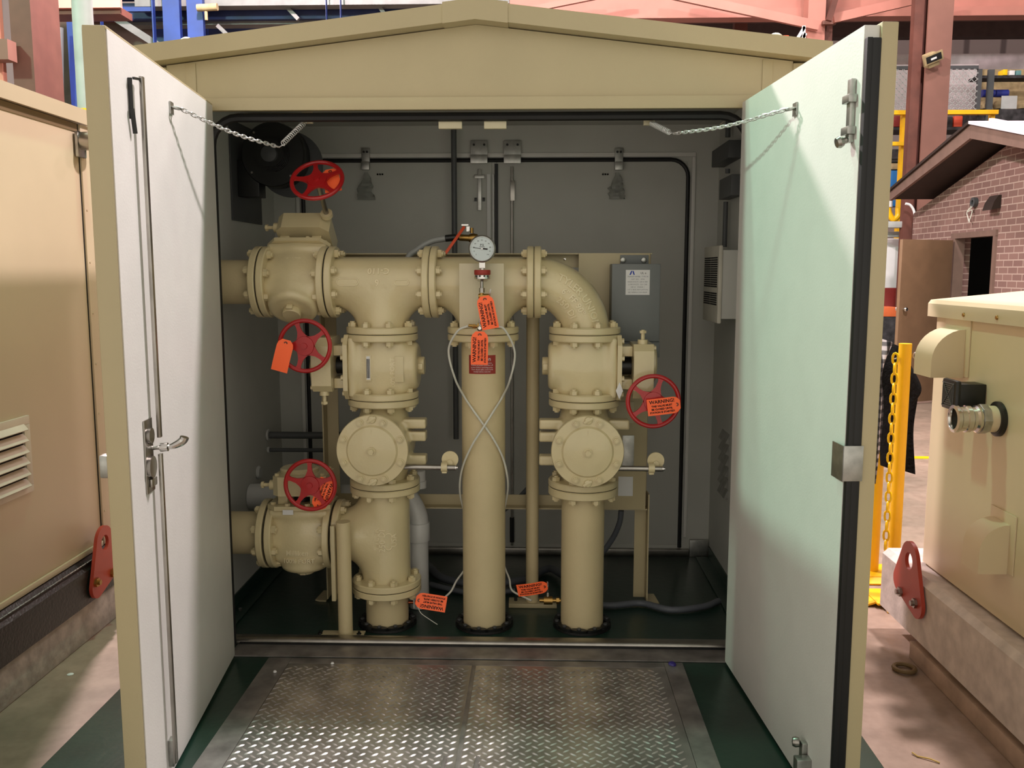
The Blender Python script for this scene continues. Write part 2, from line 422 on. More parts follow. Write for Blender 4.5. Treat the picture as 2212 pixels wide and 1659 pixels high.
# rear wall with its own pair of doors
rw = MB().box((-1.10, YB, 0.001), (1.10, YB+0.05, 2.165)).build('rear_wall', GREYW, enc)
MB().box((-0.985, YB-0.012, 2.012), (0.985, YB-0.0005, 2.032), 0.002).build('door_frame_trim', WHITE, rw)
for s in (-1, 1): MB().box((s*0.968, YB-0.012, 0.10), (s*0.985, YB-0.0005, 2.011), 0.002).build('door_frame_trim', WHITE, rw)
for s in (-1, 1):
    rd = MB().box((s*0.012, YB-0.006, 0.06), (s*0.944, YB-0.0008, 1.99), 0.003).build('rear_door', GREYW, enc)
gk = MB().tube([V((0.95, YB-0.008, 0.045))]+rrect(-0.95, 0.95, 0.03, 1.998, 0.085, YB-0.008)[:14]+[V((-0.95, YB-0.008, 0.045))], 0.010, 8).build('rear_door_gasket', BLACK, enc)
MB().box((0.003, YB-0.012, 0.08), (0.019, YB-0.0065, 1.98)).build('meeting_gasket', BLACK, enc)
MB().box((-0.036, YB-0.016, 0.3), (-0.018, YB-0.0065, 1.93), 0.001).build('astragal_strip', PAPER, enc)
MB().box((-0.009, YB-0.014, 0.1), (-0.001, YB-0.0065, 1.93), 0.001).build('astragal_strip', PAPER, enc)
# sill rail at back & front threshold
MB().box((-1.0, YB-0.03, 0.001), (1.0, YB-0.0065, 0.04), 0.008).build('rear_threshold', STEEL, enc)
th = MB()
pr = [(0.088, 0.001), (0.088, 0.010)] + [(0.118-0.030*math.cos(a), 0.010+0.015*math.sin(a)) for a in [PI*i/10 for i in range(1, 10)]] + [(0.148, 0.010), (0.148, 0.001)]
th.prism(pr[::-1], -1.05, 1.05, M(((0,0,1,0),(1,0,0,0.0),(0,1,0,0),(0,0,0,1))))
th.build('threshold', STEEL, enc)
MB().box((-0.95, 0.076, 0.001), (0.95, 0.0875, 0.010)).build('threshold_seal', BLACK, enc)
MB().box((-0.955, -0.030, 0.0005), (0.955, 0.0755, 0.006), 0.002).build('threshold_strip', PLATEB, enc)
# light coloured strike plates & chain tabs under the header, seen against the dark
for px, w in ((973, 0.042), (1070, 0.040)):
    p = onY(px, 270, 0.05)
    MB().box((p.x-w, 0.040, p.z-0.014), (p.x+w, 0.062, p.z+0.012), 0.002).build('strike_tab', BEIGE, enc)
tabs = []
for px, py in ((664, 263), (1402, 267)):
    p = onY(px, py, 0.09); tabs.append(p)
    MB().box((p.x-0.02, 0.085, p.z-0.006), (p.x+0.02, 0.10, p.z+0.035), 0.002).build('chain_tab', BEIGE, enc)
# rear door clips, rods and hanging parts bags
for px, py, w, h in ((1035, 327, 0.042, 0.052), (1107, 327, 0.042, 0.052), (790, 342, 0.02, 0.05), (1337, 342, 0.02, 0.05)):
    p = onY(px, py, YB-0.02)
    c = MB(); c.box((p.x-w, YB-0.024, p.z-h), (p.x+w, YB-0.013, p.z+h), 0.002); c.box((p.x-w, YB-0.045, p.z-h*1.15), (p.x+w, YB-0.0245, p.z-h*0.35), 0.003)
    cl = c.build('door_clip', GALV if w > 0.03 else GALV, enc)
    for dx in (-0.6, 0.6) if w > 0.03 else (-0.4, 0.4):
        MB().cyl((p.x+w*dx, YB-0.029, p.z+h*0.6), (p.x+w*dx, YB-0.0245, p.z+h*0.6), 0.006, n=8).build('screw_head', BLKM, cl)
p0, p1 = onY(1106, 360, YB-0.02), onY(1107, 1190, YB-0.02)
r = MB().cyl((p0.x, YB-0.022, p1.z+0.03), (p0.x, YB-0.022, p0.z), 0.006, n=10).build('rear_door_rod', STEEL, enc)
MB().box((p0.x-0.008, YB-0.028, 1.80), (p0.x+0.014, YB-0.0145, 1.90), 0.002).build('rod_guide', STEEL, r)
MB().cyl((p0.x, YB-0.022, 0.07), (p0.x, YB-0.022, 0.20), 0.011, n=10).build('rod_end', BLKM, r)
p = onY(1036, 410, YB-0.02)
l = MB().box((p.x-0.009, YB-0.022, p.z-0.10), (p.x+0.009, YB-0.0145, p.z+0.10), 0.003).build('rear_door_latch', GALV, enc)
MB().box((p.x-0.024, YB-0.028, p.z+0.055), (p.x+0.024, YB-0.0225, p.z+0.072), 0.002).build('latch_cross', GALV, l)
for dx in (-1, 1):
    MB().box((p.x+dx*0.02-0.006, YB-0.020, p.z-0.055), (p.x+dx*0.02+0.006, YB-0.0145, p.z-0.038), 0.001).build('latch_screw', BLKM, l)
for px in (820, 1308):
    p = onY(px, 376, YB-0.02); b = MB()
    for dx in (-0.012, 0, 0.012): b.cyl((p.x+dx, YB-0.012, p.z), (p.x+dx, YB-0.0065, p.z), 0.0045, n=8)
    b.build('hole_cluster', DARK, enc)
# cover plates low on the side walls
b = MB()
p = onX(1565, 1015, 1.10)
for i in range(6):
    z = p.z+0.14-i*0.052
    b.prism([(0, 0), (0.0, 0.045), (0.018, 0.004)], p.y-0.09, p.y+0.07, M(((-1,0,0,1.0995),(0,0,1,0),(0,1,0,z),(0,0,0,1))))
b.build('wall_louver', GALV, enc)
MB().box((1.0, YB-0.03, 0.001), (1.095, YB-0.014, 0.09), 0.002).build('corner_bracket', GALV, enc)

for s in (-1, 1):
    b = MB(); b.box((s*1.03, 0.17, 0.001), (s*1.099, YB-0.04, 0.006)); b.box((s*1.093, 0.17, 0.0065), (s*1.099, YB-0.04, 0.06)); b.build('floor_angle', GREEN, enc)
    MB().cyl((s*1.06, 0.42, 0.0065), (s*1.06, 0.42, 0.016), 0.008, n=6).build('floor_bolt', GALV, enc)

# ---- front doors
def make_door(side):
    if side < 0: a, b = V((-0.932, -0.035, 0)), V((-0.820, -1.045, 0))
    else: a, b = V((0.925, -0.035, 0)), V((0.992, -1.020, 0))
    u = (b-a).normalized(); n = V((-u.y, u.x, 0)) * (1 if side < 0 else -1)
    if n.x*side > 0: n = -n
    L = (b-a).length
    mx = M(((u.x, n.x, 0, a.x), (u.y, n.y, 0, a.y), (0, 0, 1, 0), (0, 0, 0, 1)))
    def uz(px, py, off=0.0):
        q = onP(px, py, a+n*off, n); d = q-a; return d.dot(u), q.z
    z0, z1 = 0.012, 2.036
    if side < 0:
        d = MB().box((0, -0.0005, z0+0.01), (L-0.001, -0.048, z1-0.004), 0.002, mx).build('front_door', TAN, enc)
        MB().box((0.004, 0.0, z0), (L-0.004, 0.004, z1), 0.0015, mx).build('inner_panel', WHITE, d)
        MB().box((L, -0.052, z0), (L+0.003, 0.002, z1), 0.002, mx).build('edge_return', TAN, d)
        MB().box((-0.0, -0.052, z1-0.003), (L+0.003, 0.0035, z1+0.006), 0.003, mx).build('edge_return', TAN, d)
    else:
        d = MB().box((0, -0.034, z0+0.01), (L+0.008, -0.074, z1+0.006), 0.003, mx).build('front_door', TAN, enc)
        MB().box((0.004, -0.0335, z0), (L-0.002, 0.004, z1), 0.0015, mx).build('inner_panel', WHITE, d)
    return d, mx, uz, L
dL, mL, uzL, LL = make_door(-1)
dR, mR, uzR, LR = make_door(1)
# right door edge gasket + strike clip
g = MB(); 
for v0, v1, e in ((-0.033, -0.012, 0.012), (-0.0115, 0.003, 0.016)):
    g.box((LR-0.0015+0.0, v0, 0.03), (LR+e, v1, 2.005), 0.003, mR)
g.build('edge_gasket', BLACK, dR)
u, z = uzR(1830, 1000)
c = MB(); c.box((LR-0.05, 0.0125, z-0.045), (LR+0.013, 0.016, z+0.045), 0.001, mR); c.box((LR+0.0165, -0.036, z-0.045), (LR+0.019, 0.016, z+0.045), 0.001, mR); c.box((LR+0.01, 0.0125, z-0.045), (LR+0.019, 0.016, z+0.045), 0.001, mR)
c.build('strike_clip', GALV, dR)
u0, zt = uzR(1862, 165); u1, zb = uzR(1834, 312)
b = MB(); um = (u0+u1)/2
b.box((um-0.012, 0.0045, zb), (um+0.010, 0.018, zt), 0.003, mR)
for f in (0.62, 0.12): b.box((um-0.022, 0.0045, zb+(zt-zb)*f), (um+0.02, 0.026, zb+(zt-zb)*(f+0.13)), 0.003, mR)
b.build('slide_bolt', GALV, dR)
b = MB(); b.cyl(mR @ V((um, 0.019, zb+0.006)), mR @ V((um+0.0, 0.026, zb+0.004)), 0.008, n=12); b.lathe([(0, 0), (0.012, 0.002), (0.015, 0.01), (0.012, 0.018), (0, 0.021)], mR @ V((um, 0.026, zb+0.004)), mR.to_3x3() @ V((0, 1, -0.3)), 14)
b.build('bolt_knob', STEEL, dR)
u0, zt = uzR(1745, 1602)
b = MB(); b.box((u0-0.012, 0.0045, 0.03), (u0+0.012, 0.02, zt), 0.003, mR); b.box((u0+0.014, 0.0045, 0.02), (u0+0.045, 0.045, zt-0.03), 0.003, mR)
b.build('slide_bolt', GALV, dR)
b = MB(); b.lathe([(0, 0), (0.013, 0.002), (0.015, 0.012), (0.012, 0.02), (0, 0.022)], mR @ V((u0-0.004, 0.021, zt-0.004)), mR.to_3x3() @ V((-0.3, 1, 0)), 14); b.build('bolt_knob', STEEL, dR)
# left door latch set
ur, zr = uzL(284, 165); ul, zl = uzL(333, 940); ub, zb = uzL(350, 1655)
rods = MB(); rods.box((ur-0.010, 0.020, zl), (ur+0.008, 0.030, zr), 0.002, mL); rods.build('upper_latch_rod', STEEL, dL)
rods = MB(); rods.box((ur-0.008, 0.020, 0.06), (ur+0.008, 0.030, zl-0.045), 0.002, mL); rods.build('lower_latch_rod', STEEL, dL)
b = MB(); u2, _ = uzL(272, 195)
b.box((u2-0.004, 0.0045, zr-0.115), (u2+0.0, 0.016, zr-0.012), 0.002, mL)
b.bar(mL @ V((u2, 0.02, zr-0.014)), mL @ V((ur-0.012, 0.024, zr-0.006)), 0.006, 0.006)
b.bar(mL @ V((u2+0.004, 0.014, zr-0.09)), mL @ V((u2-0.012, 0.014, zr-0.15)), 0.010, 0.006)
b.build('rod_guide', BLKM, dL)
b = MB(); b.box((ur-0.03, 0.0045, 0.045), (ur-0.002, 0.0195, 0.125), 0.002, mL); b.build('rod_guide', GALV, dL)
lp = MB(); uc, zc = uzL(316, 985)
lp.box((uc-0.035, 0.0045, zc-0.10), (uc+0.03, 0.009, zc+0.10), 0.002, mL); latch = lp.build('latch_plate', STEEL, dL)
b = MB()
b.cyl(mL @ V((uc, 0.0095, zc+0.055)), mL @ V((uc, 0.018, zc+0.055)), 0.022, n=18)
b.build('latch_cam', STEEL, latch)
MB().cyl(mL @ V((uc, 0.0095, zc-0.03)), mL @ V((uc, 0.018, zc-0.03)), 0.03, n=18).build('latch_disc', STEEL, latch)
MB().box((uc-0.03, 0.0095, zc-0.085), (uc+0.014, 0.017, zc-0.062), 0.003, mL).build('latch_link', STEEL, latch)
b = MB()
q = [mL @ V(p) for p in ((uc-0.02, 0.0095, zc+0.018), (uc-0.02, 0.03, zc+0.018), (uc-0.02, 0.052, zc+0.02))]
b.tube(q, 0.006, 10); b.cyl(mL @ V((uc-0.02, 0.032, zc+0.019)), mL @ V((uc-0.02, 0.052, zc+0.02)), 0.012, n=14)
q = [mL @ V(p) for p in ((uc-0.02, 0.0525, zc+0.02), (uc-0.021, 0.064, zc+0.022), (uc-0.022, 0.080, zc+0.029), (uc-0.024, 0.092, zc+0.037), (uc-0.024, 0.096, zc+0.046))]
b.tube(curve_pts(q, 4), [0.006+0.006*min(1, i/10) for i in range(17)], 10)
b.build('inside_handle', CHROME, latch)
MB().box((LL-0.04, -0.075, zc-0.03), (LL-0.005, -0.0525, zc+0.03), 0.006, mL).build('outside_handle', GALV, dL)

# ---- door chains
def chain(pts, R=0.0085, r=0.0022, pitch=0.021):
    P = curve_pts(pts, 24); out = []; acc = 0.0; nxt = 0.0; b = MB(); k = 0
    for i in range(len(P)-1):
        seg = (P[i+1]-P[i]); L = seg.length; d = seg.normalized()
        while nxt <= acc+L:
            c = P[i]+d*(nxt-acc); f = frame(d, V((0.2, 0.3, 1)))
            X, Y = (f.col[0], f.col[1]) if k % 2 else (f.col[1], f.col[0])
            lp = []
            for t in range(12):
                a = 2*PI*t/12; lp.append(c + d*(R*math.cos(a)+math.copysign(0.006, math.cos(a))*(abs(math.cos(a)) > 0.1)) + X*R*0.62*math.sin(a))
            b.tube(lp, r, 5, True); k += 1; nxt += pitch
        acc += L
    return b
def door_chain(label, ancpx, mx, uz, ringpx, ringY, tab):
    u, z = uz(*ancpx, 0.03)
    a = mx @ V((u, 0.03, z)); ring = onY(*ringpx, ringY); t = V((tab.x, 0.080, tab.z+0.003))
    o = thing('door_chain', label, 'chain', a, 'door check chains')
    pl = MB(); pl.box((u-0.016, 0.0047, z-0.018), (u+0.016, 0.0085, z+0.018), 0.0, mx); pl.torus(0.012, 0.0035, mx @ V((u, 0.021, z)), mx.to_3x3() @ V((0, 0.2, 1)), 16, 6)
    pl.build('anchor_eye', GALV, o)
    mid = (a+ring)/2 - V((0, 0, 0.012))
    chain([a, mid, ring]).build('link_chain', ZINC, o)
    d = (t-ring); n = d.normalized(); f = frame(n); s0, s1 = 0.12, 0.92; P = []
    for i in range(15*10+1):
        w = i/150; P.append(ring + d*(s0+(s1-s0)*w) + (f.col[0]*math.cos(2*PI*15*w)+f.col[1]*math.sin(2*PI*15*w))*0.0085)
    P = [ring + n*0.004] + P + [t]
    MB().tube(P, 0.0018, 5).build('coil_spring', ZINC, o)
    return o
door_chain('bright door chain with coil spring on the left door', (388, 234), mL, uzL, (603, 318), -0.05, tabs[0])
door_chain('bright door chain with coil spring on the right door', (1700, 236), mR, uzR, (1452, 289), -0.02, tabs[1])

# ---- floor hatch (tread plate) in front of the threshold
hat = thing('floor_hatch', 'twin leaf diamond plate floor hatch in front of the doorway', 'hatch', (0, -0.8, 0.0))
x0, x1, y0, y1 = -0.796, 0.763, -1.65, -0.044
fr = MB()
fr.box((x0, y0, 0.0005), (x0+0.088, y1, 0.006), 0.001); fr.box((x1-0.07, y0, 0.0005), (x1, y1, 0.006), 0.001); fr.box((x0+0.0885, y1-0.045, 0.0005), (x1-0.0705, y1, 0.006), 0.001)
fr.build('hatch_frame', PLATEB, hat)
lug = []
def hatch_leaf(xa, xb):
    b = MB(); b.box((xa, y0, 0.0006), (xb, y1-0.047, 0.0055)); p = 0.0385
    ny = int((y1-0.055-y0)/p); nx = int((xb-xa-0.012)/p)
    for i in range(nx*2+1):
        for j in range(ny*2+1):
            if (i+j) % 2: continue
            cx, cy = xa+0.012+i*p/2, y0+0.012+j*p/2
            if cx > xb-0.012 or cy > y1-0.058: continue
            a = rad(38) if i % 2 == 0 else rad(142)
            ca, sa = math.cos(a), math.sin(a); l, w, h = 0.0150, 0.0040, 0.0026
            pr = [(-l, 0, 0), (-l*0.45, -w, 0), (l*0.45, -w, 0), (l, 0, 0), (l*0.45, w, 0), (-l*0.45, w, 0), (-l*0.55, 0, h), (l*0.55, 0, h)]
            vs = [(cx+x*ca-y*sa, cy+x*sa+y*ca, 0.0055+z) for x, y, z in pr]
            b.raw(vs, [(0, 1, 6), (1, 2, 7, 6), (2, 3, 7), (3, 4, 7), (4, 5, 6, 7), (5, 0, 6)])
    return b.build('hatch_leaf', TREAD, hat, ang=25)
hatch_leaf(x0+0.0895, -0.018); hatch_leaf(-0.010, x1-0.0715)
MB().box((-0.0215, y0, 0.0057), (-0.0065, y1-0.05, 0.0085), 0.001).build('centre_strip', PLATEB, hat)
for px in (962, 1032):
    p = onZ(px, 1638, 0.008); MB().bar((p.x, p.y, 0.012), (p.x-0.005, p.y-0.14, 0.012), 0.012, 0.01, bev=0.003).build('lift_bar', PLATEB, hat)
for i, (px, py) in enumerate(((594, 1450), (718, 1432))):
    p = onZ(px, py, 0.01)
    tag(MB().lathe([(0, 0), (0.007, 0.001), (0.005, 0.006), (0, 0.008)], (p.x, p.y, 0.0062), (0, 0, 1), 7).build('foam_crumb', PAPER), ['tiny white foam crumb on left side bar of the hatch frame', 'tiny white foam crumb on rear bar of the hatch frame'][i], 'debris')
p = onZ(1452, 1434, 0.01)
b = MB(); b.lathe([(0, 0), (0.016, 0.001), (0.013, 0.008), (0.004, 0.013), (0, 0.013)], (p.x, p.y, 0.0062), (0.2, 0, 1), 9)
tag(b.build('plastic_scrap', mat('violet_scrap', (52, 40, 120), 0.5)), 'small violet scrap at rear right corner of the hatch', 'debris')

# ================================================================== PIPEWORK
YP = 0.32; XL, XC, XR = -0.405, 0.0, 0.405
J1, J2, J3, J4 = 1.212, 0.951, 0.594, 0.171
ZH = J1+0.2025; ZD = (J3+J4)/2
RF, TF, RB = 0.142, 0.028, 0.120
flange_prof = [(0.0, 0.0012), (RF-0.004, 0.0012), (RF, 0.005), (RF, TF-0.004), (RF-0.004, TF), (0.0, TF)]
_hex = None
def hexhead():
    b = MB(); r = 0.0165
    b.prism([(r*math.cos(rad(60*i)), r*math.sin(rad(60*i))) for i in range(6)], 0.0004, 0.016)
    b.cyl((0, 0, 0.016), (0, 0, 0.022), 0.0095, n=10)
    return b
def flange(root, c, ax, keep=None, phase=22.5, thick=TF, x=None, gasket=False):
    """flange disc whose mating face is at c and whose body lies along ax"""
    global _hex
    c = V(c); ax = V(ax).normalized()
    pr = [(r, z if z < 0.01 else z-TF+thick) for r, z in flange_prof]
    f = MB().lathe(pr, c, ax, 48).build('flange', CAST, root)
    fr = frame(ax, x)
    if gasket:
        MB().lathe([(0, -0.0008), (RF-0.004, -0.0008), (RF-0.004, 0.0009), (0, 0.0009)], c, ax, 48).build('gasket', GASK, root)
    for i in range(8):
        a = rad(phase+45*i); d = fr.col[0]*math.cos(a)+fr.col[1]*math.sin(a)
        p = c + d*RB + ax*thick
        if keep and not keep(p): continue
        m4 = mat4(frame(ax, d), p)
        if _hex is None:
            o = hexhead().build('bolt', CAST, f); _hex = o.data; o.matrix_basis = m4
            o.matrix_parent_inverse = wm(f).inverted()
        else:
            o = bpy.data.objects.new('bolt', _hex); COL.objects.link(o); o.parent = f; o.matrix_parent_inverse = wm(f).inverted(); o.matrix_basis = m4
    return f
front = lambda p: p.y < YP+0.05
def Xz(x, z, y=YP): return V((x, y, z))

# ---- tees
def tee(name, label, cx, cz, half, brdir, brlen, flz, body_mat=CAST):
    """run axis 'x' or 'z'; branch along brdir"""
    o = thing(name, label, 'pipe fitting', (cx, YP, cz))
    run = 'x' if abs(brdir[2]) > 0.5 else 'z'
    def f(P):
        a = sd_cyl(P, (cx, YP, cz), run, 0.0985, -half+0.004, half-0.004, 0.003)
        s = brdir[2] if run == 'x' else brdir[0]
        lo, hi = (0, brlen-0.004) if s > 0 else (-brlen+0.004, 0)
        b = sd_cyl(P, (cx, YP, cz), 'z' if run == 'x' else 'x', 0.0985, lo, hi, 0.003)
        kk = 0.006 + 0.10*np.sqrt(np.clip(1-((P[1]-YP)/0.0985)**2, 0, 1))
        d = smin(a, b, kk)
        d = np.maximum(d, np.abs(P[0]-cx)-((half if run == 'x' else brlen)-0.004))
        return np.maximum(d, np.abs(P[2]-cz)-((half if run == 'z' else brlen)-0.004))
    sdf_obj(f, (cx-0.24, YP-0.13, cz-0.24), (cx+0.24, YP+0.13, cz+0.24), 0.0065, 'body', body_mat, o)
    return o
tA = tee('flanged_tee', 'cast tan tee on the header at left, branch pointing down, inverted lettering', XL, ZH, 0.2025, (0, 0, -1), 0.2025, None)
flange(tA, Xz(XL-0.2025, ZH), (1, 0, 0), None, gasket=True); flange(tA, Xz(XL+0.2025, ZH), (-1, 0, 0), None, gasket=True); flange(tA, Xz(XL, J1), (0, 0, 1), front, gasket=True)
tB = tee('flanged_tee', 'cast tan tee at middle of the header, behind the beige gauge plate', XC, ZH, 0.2025, (0, 0, -1), 0.2025, None)
flange(tB, Xz(XC-0.2025, ZH), (1, 0, 0)); flange(tB, Xz(XC+0.2025, ZH), (-1, 0, 0), gasket=True); flange(tB, Xz(XC, J1), (0, 0, 1), front, gasket=True)
tD = tee('flanged_tee', 'cast tan tee low at left, standing upright under the check valve', XL, ZD, (J3-J4)/2, (-1, 0, 0), 0.2025, None)
flange(tD, Xz(XL, J3), (0, 0, -1), front); flange(tD, Xz(XL, J4), (0, 0, 1), front, gasket=True); flange(tD, Xz(XL-0.2025, ZD), (1, 0, 0), lambda p: p.y > 0.24, gasket=True)
# ---- elbow
el = thing('flanged_elbow', 'cast tan ninety degree elbow turning the header down at right', 'pipe fitting', (XR, YP, J1))
cE = V((XR-0.2025, YP, J1)); RE = 0.2025; rE = 0.097
MB().tube([cE + V((RE*math.sin(rad(a)), 0, RE*math.cos(rad(a)))) for a in [3.2+83.6*i/28 for i in range(29)]], rE, 40).build('body', CAST, el)
flange(el, Xz(XC+0.2025, ZH), (1, 0, 0)); flange(el, Xz(XR, J1), (0, 0, 1), front)
def on_elbow(a0, d0):
    def fn(v):
        R_ = RE+d0+v.y; a = rad(a0) + v.x/(RE+d0)
        return cE + V((R_*math.sin(a), 0, R_*math.cos(a))) + V((0, -math.sqrt(max(rE**2-(d0+v.y)**2, 1e-5))-v.z*1.6, 0))
    return fn
text('TYLER UNION', 0.040, on_elbow(53, 0.040), 'cast_lettering', CASTL, el, extrude=0.0022, bold=0.0006)
text('6" FF 90\u00b0', 0.034, on_elbow(50, 0.002), 'cast_lettering', CASTL, el, extrude=0.0022, bold=0.0006)
text('250 DI', 0.036, on_elbow(50, -0.036), 'cast_lettering', CASTL, el, extrude=0.0022, bold=0.0006)
def on_hcyl(cx, cz, r, ang0, flip=False):
    def fn(v):
        x, y = (-v.x, -v.y) if flip else (v.x, v.y)
        a = ang0 + y/r
        return V((cx+x, YP-(r+v.z*1.6)*math.cos(a), cz+(r+v.z*1.6)*math.sin(a)))
    return fn
def on_vcyl(cx, cz, r, ang0, rot=0, yc=YP):
    def fn(v):
        x, y = v.x, v.y
        if rot == 90: x, y = -v.y, v.x
        if rot == -90: x, y = v.y, -v.x
        a = ang0 + x/r
        return V((cx+(r+v.z*1.6)*math.sin(a), yc-(r+v.z*1.6)*math.cos(a), cz+y))
    return fn
RT = 0.0985
text('UNION', 0.034, on_hcyl(XL, ZH, RT, rad(-26), True), 'cast_lettering', CASTL, tA, extrude=0.0022, bold=0.0006)
text('6', 0.034, on_hcyl(XL, ZH, RT, rad(0), True), 'cast_lettering', CASTL, tA, extrude=0.0022, bold=0.0006)
text('C-110', 0.034, on_hcyl(XL+0.005, ZH, RT, rad(26), True), 'cast_lettering', CASTL, tA, extrude=0.0022, bold=0.0006)
def cast_oval(fn, w, h, parent):
    pts = []
    for i in range(28):
        a = 2*PI*i/28; x = (w-h)*math.copysign(1, math.cos(a))+h*math.cos(a); pts.append(fn(V((x, h*math.sin(a), 0.0005))))
    MB().tube(pts, 0.0024, 6, True).build('cast_oval', CASTL, parent)
cast_oval(on_hcyl(XL-0.115, ZH+0.002, RT, rad(0)), 0.042, 0.014, tA); cast_oval(on_hcyl(XL+0.095, ZH, RT, 0), 0.028, 0.010, tA)
cast_oval(on_vcyl(XL, ZD-0.005, RT, rad(15), 90), 0.034, 0.013, tD)
text('TYLER', 0.034, on_vcyl(XL, ZD+0.005, RT, rad(-13), 90), 'cast_lettering', CASTL, tD, extrude=0.0022, bold=0.0006)
text('250 DI', 0.034, on_vcyl(XL, ZD, RT, rad(1), 90), 'cast_lettering', CASTL, tD, extrude=0.0022, bold=0.0006)
text('USA', 0.030, on_vcyl(XL, ZD, RT, rad(28), 90), 'cast_lettering', CASTL, tD, extrude=0.0022, bold=0.0006)

# ---- plain pipes
def pipe(name, label, p0, p1, r=0.0875, group=None, m=PIPE):
    o = thing(name, label, 'pipe', p0, group)
    MB().cyl(p0, p1, r, n=44).build('pipe_barrel', m, o); return o
riser = pipe('riser_pipe', 'tall plain tan pipe standing in the middle, red caution label near its top', Xz(XC, 0.001), Xz(XC, J1-0.002)); flange(riser, Xz(XC, J1), (0, 0, -1), front)
sp = pipe('spool_pipe', 'short tan pipe stub through the floor at left', Xz(XL, 0.001), Xz(XL, J4-0.002)); flange(sp, Xz(XL, J4), (0, 0, -1), front)
rp = pipe('riser_pipe', 'plain tan pipe standing at right under the check valve', Xz(XR, 0.001), Xz(XR, J3-0.002)); flange(rp, Xz(XR, J3), (0, 0, -1), front, thick=0.034)
XJ, XK = -0.874, -0.882
ip = pipe('inlet_pipe', 'tan pipe entering through left side wall, upper of the two', Xz(-1.098, ZH), Xz(XJ-0.002, ZH)); flange(ip, Xz(XJ, ZH), (-1, 0, 0))
lp_ = pipe('inlet_pipe', 'tan pipe entering through left side wall, lower of the two', Xz(-1.098, ZD), Xz(XK-0.002, ZD)); flange(lp_, Xz(XK, ZD), (-1, 0, 0))
# caution label on the riser
def label_patch(w, h, fn, name, m, parent, n=10):
    return MB().grid(lambda u, v: fn(V(((u-0.5)*w, (v-0.5)*h, 0.0))), n, 1).build(name, m, parent)
zl_ = onY(1041, 788, YP-0.09).z
lb = label_patch(0.112, 0.074, on_vcyl(XC, zl_, 0.0882, 0), 'caution_label', REDP, riser); lb['label'] = 'red caution label with white print'
text('Caution', 0.022, on_vcyl(XC, zl_+0.022, 0.0886, 0), 'printed_text', PAPER, lb, extrude=0.0)
for k, ln in enumerate(('This unit is under pressure.', 'Relieve pressure and shut off', 'power before servicing pump.', 'Clear check valve cover bolts', 'evenly before removal.')):
    text(ln, 0.0075, on_vcyl(XC, zl_+0.006-k*0.0085, 0.0886, 0), 'printed_text', PAPER, lb, extrude=0.0, res=1)

# ---- floor seals (black link rings round the pipes)
def link_seal(x, label):
    o = thing('pipe_seal', label, 'seal', (x, YP, 0.0), 'black link seals round the pipes at the floor')
    MB().lathe([(0.092, 0.001), (0.121, 0.001), (0.119, 0.010), (0.092, 0.010)], (x, YP, 0), (0, 0, 1), 40, True).build('ring', BLKM, o)
    for i in range(10):
        a = rad(36*i+9); d = V((math.cos(a), math.sin(a), 0)); t = V((-d.y, d.x, 0)); c = V((x, YP, 0.0102))+d*0.105
        b = MB(); pts = [(0.034*math.cos(2*PI*k/14), 0.0145*math.sin(2*PI*k/14)) for k in range(14)]
        b.prism(pts, 0, 0.011, M(((t.x, d.x, 0, c.x), (t.y, d.y, 0, c.y), (0, 0, 1, c.z), (0, 0, 0, 1))))
        lk = b.build('seal_link', BLKM, o); MB().cyl(c+V((0, 0, 0.0113)), c+V((0, 0, 0.017)), 0.0085, n=6).build('link_nut', GREYD, lk)
link_seal(XL, 'black link seal ring round the short pipe stub at left'); link_seal(XC, 'black link seal ring round the tall middle pipe'); link_seal(XR, 'black link seal ring round the right standing pipe')

# ---- plug valve: local frame x = flow, z = plug axis (gear end up), -y = handwheel side
HALF = 0.1305
def make_wheel(root, c, n, spin=0):
    f = frame(n); w = MB()
    w.torus(0.097, 0.0085, c, n, 56, 10)
    w.lathe([(0, -0.008), (0.036, -0.008), (0.038, 0.0), (0.036, 0.008), (0.012, 0.009), (0.011, 0.014), (0, 0.014)], c, n, 30)
    for i in range(5):
        a = rad(spin+72*i); d = f.col[0]*math.cos(a)+f.col[1]*math.sin(a); t = V(n).cross(d); c0 = V(c)
        pr = [(0.024, 0.028), (0.040, 0.0165), (0.056, 0.0095), (0.078, 0.0075), (0.096, 0.0120)]
        vs = []; nn = V(n)
        for q, wd in pr: vs += [c0+d*q+t*wd+nn*0.004, c0+d*q-t*wd+nn*0.004, c0+d*q-t*wd-nn*0.004, c0+d*q+t*wd-nn*0.004]
        fs = [(0, 3, 2, 1), (16, 17, 18, 19)]
        for k in range(4):
            for e in range(4): fs.append((k*4+e, k*4+(e+1) % 4, (k+1)*4+(e+1) % 4, (k+1)*4+e))
        w.raw(vs, fs)
    return w.build('handwheel', RED, root)
